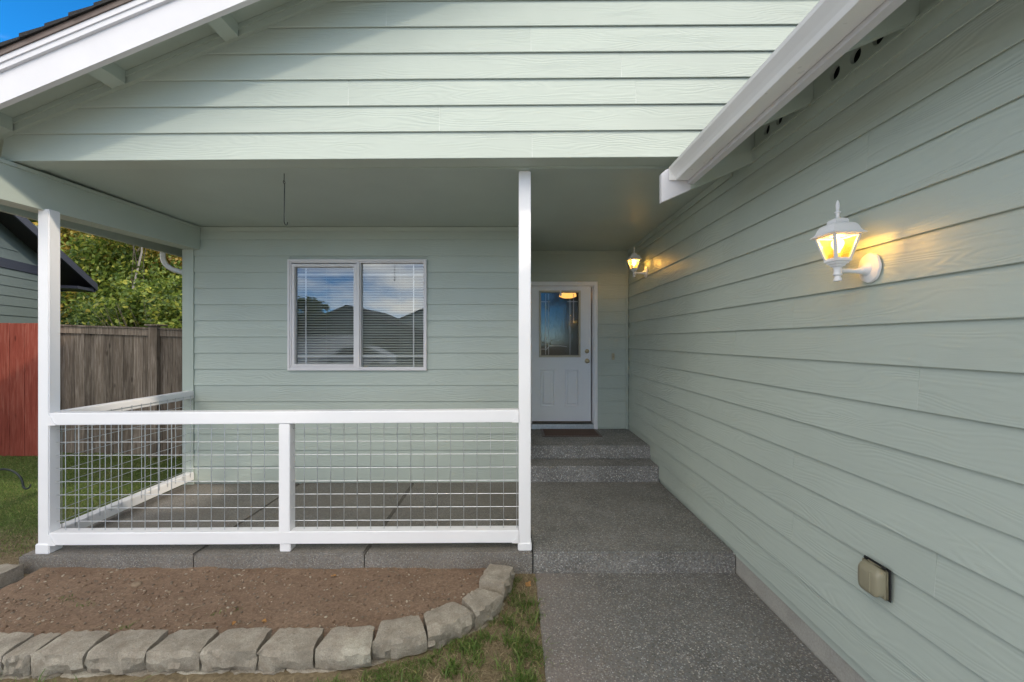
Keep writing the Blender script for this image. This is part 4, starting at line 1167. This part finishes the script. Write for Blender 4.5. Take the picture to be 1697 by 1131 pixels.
edges = [(x-848.5)*YR/710 for x in (-240, -214, -188, -162, -136, -110, -86, -62, -36, -10, 16.5, 41.8, 66, 90)]
for a, b in zip(edges, edges[1:]):
    gap = .018 if abs(b-(16.5-848.5)*YR/710) < .01 else .010
    zb_ = float(gz(a, YR))+.0
    me = bx(0, b-a-gap, 0, .019, 0, 1.838-zb_+random.uniform(-.006, .004), .0015)
    o = obj('board', me, M['redwood'], None); o.parent = red; o.location = Vector((a, YR+random.uniform(-.006, .006), zb_))-root_loc(red)
for z in (.35, 1.55): obj('rail', bx(edges[0], edges[-1], YR+.022, YR+.06, z, z+.09), M['oldwood'], red)

# ------------------------------------------------------------------ neighbour's house
th = math.atan2(.933, -.36)
nb = thing('house', 'grey green neighbouring house with dark navy roof edge behind the red fence', 'house', (-9.33, 8.1, 0), th)
def nplank(par, a, b, z, h, cut0=(0, 0), cut1=(0, 0)):
    return plank(par, (a, 0, z), 0, b-a, h, M['nsiding'], cut0, cut1)
nw = obj('wall', bx(-8.0, 1.16, .003, .15, -.3, 3.9), M['nsiding'], nb)
for k in range(17):
    nplank(nw, -8.0, 1.12, -.1+k*.18, .18)
rk = lambda s: 3.50-.382*(s+.885)+.10          # soffit height along the gable
obj('band_board', bx(-8.0, 1.16, -.034, -.0175, 2.915, 3.085), M['navy'], nb)
obj('corner_board', bx(1.125, 1.18, -.03, .0, -.1, 2.914), M['navy'], nb)
gpk = -3.4
ngw = obj('gable', prism(B(), [(-8.0, 3.0), (1.16, 3.0), (gpk, rk(gpk)-.0), ], 'y', .004, .14), M['nsiding'], nb)
for k in range(14):
    z = 3.086+k*.18
    if z+.18 > rk(gpk)-.05: break
    s1 = lambda zz: min(1.12, -.885-(zz-3.60)/.382)
    s0 = lambda zz: max(-8.0, 2*gpk-s1(zz))
    nplank(ngw, s0(z), s1(z), z, .18, (0, s0(z+.2)-s0(z)), (0, s1(z+.2)-s1(z)))
def nrake(bm, sa, sb, y0, y1, d0, d1):
    f = lambda s: 3.815-.382*(s+.885)
    hexa(bm, [(sa, y0, f(sa)+d0), (sb, y0, f(sb)+d0), (sb, y1, f(sb)+d0), (sa, y1, f(sa)+d0), (sa, y0, f(sa)+d1), (sb, y0, f(sb)+d1), (sb, y1, f(sb)+d1), (sa, y1, f(sa)+d1)]); return bm
nr = obj('roof', nrake(B(), gpk, 1.87, -.345, 9, .11, .16), M['shingle'], nb)
obj('soffit', nrake(B(), gpk, 1.86, -.344, 9, .06, .108), M['roofdark'], nr)
obj('barge_board', nrake(B(), gpk, 1.88, -.375, -.346, 0, .155), M['navy'], nr)
obj('eave_fascia', bx(1.84, 1.87, -.345, 9, 2.72, 2.86), M['navy'], nr)
bm = B(); f = lambda s: 3.815-.382*(s+.885)
hexa(bm, [(gpk-5.2, -.36, f(gpk)-5.2*.382+.06), (gpk-.001, -.36, f(gpk)+.06), (gpk-.001, 9, f(gpk)+.06), (gpk-5.2, 9, f(gpk)-5.2*.382+.06),
          (gpk-5.2, -.36, f(gpk)-5.2*.382+.16), (gpk-.001, -.36, f(gpk)+.16), (gpk-.001, 9, f(gpk)+.16), (gpk-5.2, 9, f(gpk)-5.2*.382+.16)])
obj('roof_slope', bm, M['shingle'], nr)
obj('eave_return', bx(1.165, 1.80, -.335, .10, 2.73, 2.79), M['navy'], nb)
obj('wall', bx(1.06, 1.16, .151, 8.5, -.3, 2.78), M['nsiding'], nb)

# ------------------------------------------------------------------ trees beyond the fence
def tree(name, label, cat, base, trunk_h, r_trunk, blobs, n, leaf, mat, bark, group=None, limbs=6, lean=(0, 0), seed=0):
    r = np.random.default_rng(seed); t = thing(name, label, cat, base, 0, group)
    b = Vector(base); top = b+Vector((lean[0], lean[1], trunk_h))
    path = [b+Vector((0, 0, -.2))]+[b.lerp(top, s)+Vector((*(r.normal(0, .035*trunk_h/4, 2)), 0)) for s in (.2, .4, .6, .8)]+[top]
    obj('trunk', tube(B(), path, [r_trunk*f for f in (1.15, 1, .85, .7, .5, .28)], 8), bark, t, True)
    cents = [Vector(c) for c, _ in blobs]
    for k in range(limbs):
        c = cents[k % len(cents)]; s = r.uniform(.35, .95); st_ = b.lerp(top, s)
        e = b+c+Vector(r.normal(0, .45, 3)); m = st_.lerp(e, .5)+Vector((0, 0, .12))+Vector(r.normal(0, .10, 3))
        obj('branch' , tube(B(), [st_, st_.lerp(m, .5)+Vector(r.normal(0, .05, 3)), m, e], [r_trunk*.42, r_trunk*.34, r_trunk*.24, r_trunk*.10], 6), M['bark'], t, True)
    P_ = []
    tot = sum(rr[0]*rr[1]*rr[2] for _, rr in blobs)
    for c, rr in blobs:
        m = int(n*rr[0]*rr[1]*rr[2]/tot)
        nc = max(14, int(m/75))
        d = r.normal(0, 1, (nc, 3)); d /= np.linalg.norm(d, axis=1)[:, None]
        cc = np.array(c)+d*np.array(rr)*(r.uniform(.35, 1.05, (nc, 1)))
        ci = r.integers(0, nc, m); q = cc[ci]+r.normal(0, 1, (m, 3))*np.array(rr)*.13
        P_.append(q)
    P_ = np.concatenate(P_)+np.array(base); m = len(P_)
    P_[:, 2] = np.maximum(P_[:, 2], base[2]+.08)
    nrm = r.normal(0, 1, (m, 3))+np.array([0, -.25, .6]); nrm /= np.linalg.norm(nrm, axis=1)[:, None]
    u = np.cross(nrm, r.normal(0, 1, (m, 3))); u /= np.linalg.norm(u, axis=1)[:, None]; v = np.cross(nrm, u)
    s = leaf*r.uniform(.6, 1.25, (m, 1))
    V = np.stack([P_-u*s, P_+v*s*.55+nrm*s*.12, P_+u*s, P_-v*s*.55+nrm*s*.12], 1)-np.array(base)
    me = np_mesh('crown', V, np.arange(m)[:, None]*4+np.array([0, 1, 2, 3]), mat)
    link('crown', me, t)
    return t
tg = 'trees and shrubs beyond the fence'
tree('shrub', 'bright green leafy shrub rising behind the grey fence below the birch trunk', 'shrub', (-9.15, 11.0, 0), 2.4, .06,
     [((0, 0, 1.7), (1.15, .9, 1.2)), ((-.6, .2, 2.3), (.9, .8, .9)), ((.5, -.1, 2.6), (.8, .8, .8)), ((.9, 0, 1.4), (.8, .7, .9))], 15000, .062, M['leaf_green'], M['bark'], tg, 9, seed=1)
tree('shrub', 'darker green shrub behind the grey fence post, with bare twigs at its foot', 'shrub', (-7.55, 10.3, 0), 2.2, .05,
     [((0, 0, 1.6), (.95, .8, 1.1)), ((.45, .1, 2.4), (.75, .7, .75)), ((-.5, 0, 2.0), (.7, .7, .8))], 11000, .055, M['leaf_dark'], M['bark'], tg, 9, seed=2)
tree('shrub', 'yellowish low shrub at the right end of the grey fence by the corner trim', 'shrub', (-6.9, 9.0, 0), 1.8, .04,
     [((0, 0, 1.35), (.8, .6, .8)), ((-.3, .2, 1.9), (.6, .6, .6))], 6000, .05, M['leaf_green'], M['bark'], tg, 5, seed=3)
tree('tree', 'tall tree with yellowing leaves above the dark roof tip', 'tree', (-14.6, 15.5, 0), 8.0, .15,
     [((0, 0, 5.2), (2.0, 1.8, 2.6)), ((1.5, 0, 4.0), (1.5, 1.4, 1.6)), ((-1.4, 0, 4.4), (1.5, 1.4, 1.8))], 18000, .085, M['leaf_yellow'], M['bark'], tg, 8, seed=4)
tree('tree', 'amber leaved autumn tree seen behind the white downspout', 'tree', (-10.9, 16.5, 0), 7.4, .14,
     [((0, 0, 4.7), (1.9, 1.7, 2.2)), ((1.6, 0, 4.2), (1.5, 1.3, 1.7)), ((-1.3, .3, 3.4), (1.4, 1.3, 1.6))], 17000, .08, M['leaf_orange'], M['bark'], tg, 8, seed=5)
tree('birch_tree', 'slender birch with a pale bare trunk rising between the shrubs', 'tree', (-11.55, 13.1, 0), 7.2, .036,
     [((.3, 0, 5.9), (1.1, 1.0, 1.3)), ((-.4, .2, 4.9), (.9, .8, .8))], 3500, .06, M['leaf_yellow'], M['birch'], tg, 8, (.15, 0), seed=6)
tree('tree', 'dense mid green tree standing between the birch and the dark roof', 'tree', (-12.4, 14.2, 0), 6.0, .13,
     [((0, 0, 3.4), (1.7, 1.4, 2.0)), ((.9, 0, 2.4), (1.4, 1.2, 1.4)), ((-1.3, 0, 4.0), (1.2, 1.2, 1.4))], 15000, .075, M['leaf_green'], M['bark'], tg, 8, seed=8)
tree('tree', 'shadowy dark green tree filling the gap behind the shrubs', 'tree', (-9.0, 14.6, 0), 5.2, .13,
     [((0, 0, 2.6), (1.9, 1.4, 1.9)), ((1.6, 0, 2.4), (1.5, 1.2, 1.7)), ((.4, 0, 4.3), (1.3, 1.2, 1.1))], 15000, .075, M['leaf_dark'], M['bark'], tg, 8, seed=9)
t = thing('bare_shrub', 'tangle of bare brown twigs standing just above the grey fence top', 'shrub', (-8.0, 9.6, 0))
rt_ = random.Random(5)
for k in range(26):
    a = rt_.uniform(-1.1, 1.1); b_ = Vector((-8.0+rt_.gauss(0, .12), 9.6+rt_.gauss(0, .1), .1)); L_ = rt_.uniform(1.7, 2.5)
    e = b_+Vector((math.sin(a)*L_*.55, rt_.gauss(0, .2), L_*math.cos(a*.55))); m = b_.lerp(e, .55)+Vector((rt_.gauss(0, .08), 0, rt_.gauss(0, .08)))
    obj('twig', tube(B(), [b_, m, e], [.013, .008, .003], 5), M['bark'], t)
tree('shrub', 'dark shrub tucked under the dark roof tip just behind the fence', 'shrub', (-10.9, 12.0, 0), 2.4, .05,
     [((0, 0, 1.3), (1.2, .8, 1.1)), ((1.0, -.2, 1.2), (1.0, .7, 1.0)), ((-.8, .1, 1.6), (1.0, .8, 1.0))], 12000, .065, M['leaf_dark'], M['bark'], tg, 7, seed=14)
# low dark growth behind: reads as one mass
def mass(name, x0, x1, y0, y1, z0, z1, n, leaf, mat, label):
    P_ = np.stack([rng.uniform(x0, x1, n), rng.uniform(y0, y1, n), z0+(z1-z0)*rng.uniform(0, 1, n)], -1)
    P_[:, 2] *= 1+.22*vnoise(P_[:, 0], P_[:, 1], 2, 31)
    nrm = rng.normal(0, 1, (n, 3)); nrm /= np.linalg.norm(nrm, axis=1)[:, None]
    u = np.cross(nrm, rng.normal(0, 1, (n, 3))); u /= np.linalg.norm(u, axis=1)[:, None]; v = np.cross(nrm, u); s = leaf*rng.uniform(.6, 1.3, (n, 1))
    V = np.stack([P_-u*s, P_+v*s*.6, P_+u*s, P_-v*s*.6], 1)
    o = link(name, np_mesh(name, V, np.arange(n)[:, None]*4+np.array([0, 1, 2, 3]), mat)); tag(o, label, 'undergrowth', kind='stuff')
mass('woodland', -24, -6, 17.5, 20.5, 0, 7.4, 60000, .17, M['leaf_dark'], 'far dark woodland closing the view behind the autumn trees')

t = thing('shade_conifer', 'tall unseen tree added off to the right to keep the sun off the left railing', 'tree', (9.6, -3.1, -.2))  # added out of view as a sun blocker for the left rails and post
obj('trunk', tube(B(), [(9.6, -3.1, -.4), (9.6, -3.1, 5), (9.6, -3.1, 11)], [.28, .18, .03], 10), M['bark'], t, True)
n_ = 26000; zc = 2.0+9.6*(1-np.sqrt(rng.uniform(0, 1, n_))); rc = (11.6-zc)*.55*np.sqrt(rng.uniform(.15, 1, n_)); ac = rng.uniform(0, 6.283, n_)
P_ = np.stack([rc*np.cos(ac), rc*np.sin(ac), zc-.25*rc], -1)
nv = rng.normal(0, 1, (n_, 3)); nv /= np.linalg.norm(nv, axis=1)[:, None]; uv_ = np.cross(nv, rng.normal(0, 1, (n_, 3))); uv_ /= np.linalg.norm(uv_, axis=1)[:, None]; vv_ = np.cross(nv, uv_)
link('crown', np_mesh('crown', np.stack([P_-uv_*.16, P_+vv_*.07, P_+uv_*.16, P_-vv_*.07], 1), np.arange(n_)[:, None]*4+np.array([0, 1, 2, 3]), M['leaf_dark']), t)
# ------------------------------------------------------------------ across the street: what the window and door glass mirror
def far_house(x, y, wdt, zr, wallc, label):
    t = thing('house', label, 'house', (x, y, -.2))
    ze = zr-wdt/2*.42
    obj('wall', prism(B(), [(x-wdt/2+.5, -.2), (x+wdt/2-.5, -.2), (x+wdt/2-.5, ze+.15), (x, zr-.12), (x-wdt/2+.5, ze+.15)], 'y', y-9, y), wallc, t)
    bm = B()
    for s in (-1, 1):
        hexa(bm, [(x, y-9.4, zr-.10), (x+s*wdt/2, y-9.4, ze-.10), (x+s*wdt/2, y+.4, ze-.10), (x, y+.4, zr-.10), (x, y-9.4, zr), (x+s*wdt/2, y-9.4, ze), (x+s*wdt/2, y+.4, ze), (x, y+.4, zr)])
    obj('roof', bm, M['shingle'], t)
    gd = obj('garage_door', bx(x-wdt*.30, x+wdt*.05, y+.002, y+.05, -.1, 2.0), M['white'], t)
    for k in range(4): obj('door_rib', bx(x-wdt*.29, x+wdt*.04, y+.051, y+.06, .0+k*.5, .42+k*.5), M['white'], gd)
    obj('window', bx(x+wdt*.14, x+wdt*.30, y+.002, y+.05, .8, 2.0), M['black'], t)
far_house(-11.9, -21.5, 12.5, 4.2, M['nsiding'], 'single storey gabled house across the street, mirrored in the left window sash')
far_house(-6.3, -27.0, 11.0, 4.9, M['siding'], 'taller gabled house across the street, mirrored in the right window sash')
tree('tree', 'broad tree across the street, mirrored in the window', 'tree', (-15.0, -20.0, -.2), 4.4, .14,
     [((.3, 0, 3.9), (1.1, 1.0, 1.1)), ((1.4, 0, 3.6), (.9, .8, .9)), ((-.8, 0, 2.8), (1.0, .9, .9))], 5000, .11, M['leaf_dark'], M['bark'], None, 8, seed=12)
cr = thing('parked_car', 'pale hatchback parked across the street, mirrored in the window', 'car', (-9.0, -15.4, -.16))
bm = B(); prof = [(-2.0, .35), (-2.02, .75), (-1.2, .92), (-.55, 1.42), (.85, 1.45), (1.75, 1.0), (2.0, .9), (2.02, .35)]
prism(bm, [(-9+a, -.16+b) for a, b in prof], 'y', -16.25, -14.55); bmesh.ops.bevel(bm, geom=bm.edges[:], offset=.06, segments=2, affect='EDGES')
obj('body', bm, M['carpaint'], cr, R(40))
obj('window', prism(B(), [(-9-1.0, .80), (-9-.5, 1.19), (-9+.8, 1.21), (-9+1.45, .86)], 'y', -14.549, -14.540), M['black'], cr)
for a in (-1.25, 1.25):
    bm = face_lathe([(.31, 0), (.31, .2), (.18, .21)], (-9+a, -14.75, .15), 20); bmesh.ops.rotate(bm, cent=(-9+a, -14.75, .15), matrix=Matrix.Rotation(math.pi, 3, 'Z'), verts=bm.verts)
    obj('wheel', bm, M['black'], cr)
hl = thing('hall_lamp', 'warm lit hall lamp glowing behind the front door glass', 'lamp', (P(941), YD+.8, 2.2))
xx = (941-848.5)*(YD+.8)/710; zz = 1.59+(565.5-488.5)*(YD+.8)/710
obj('lamp_shade', lathe(B(), [(.05, .04), (.13, .02), (.14, -.03), (.08, -.055)], (xx, YD+.8, zz), 14), M['hall_bulb'], hl)
obj('cord', tube(B(), [(xx, YD+.8, zz+.05), (xx, YD+.8, 2.74)], .006, 6), M['brown_metal'], hl)
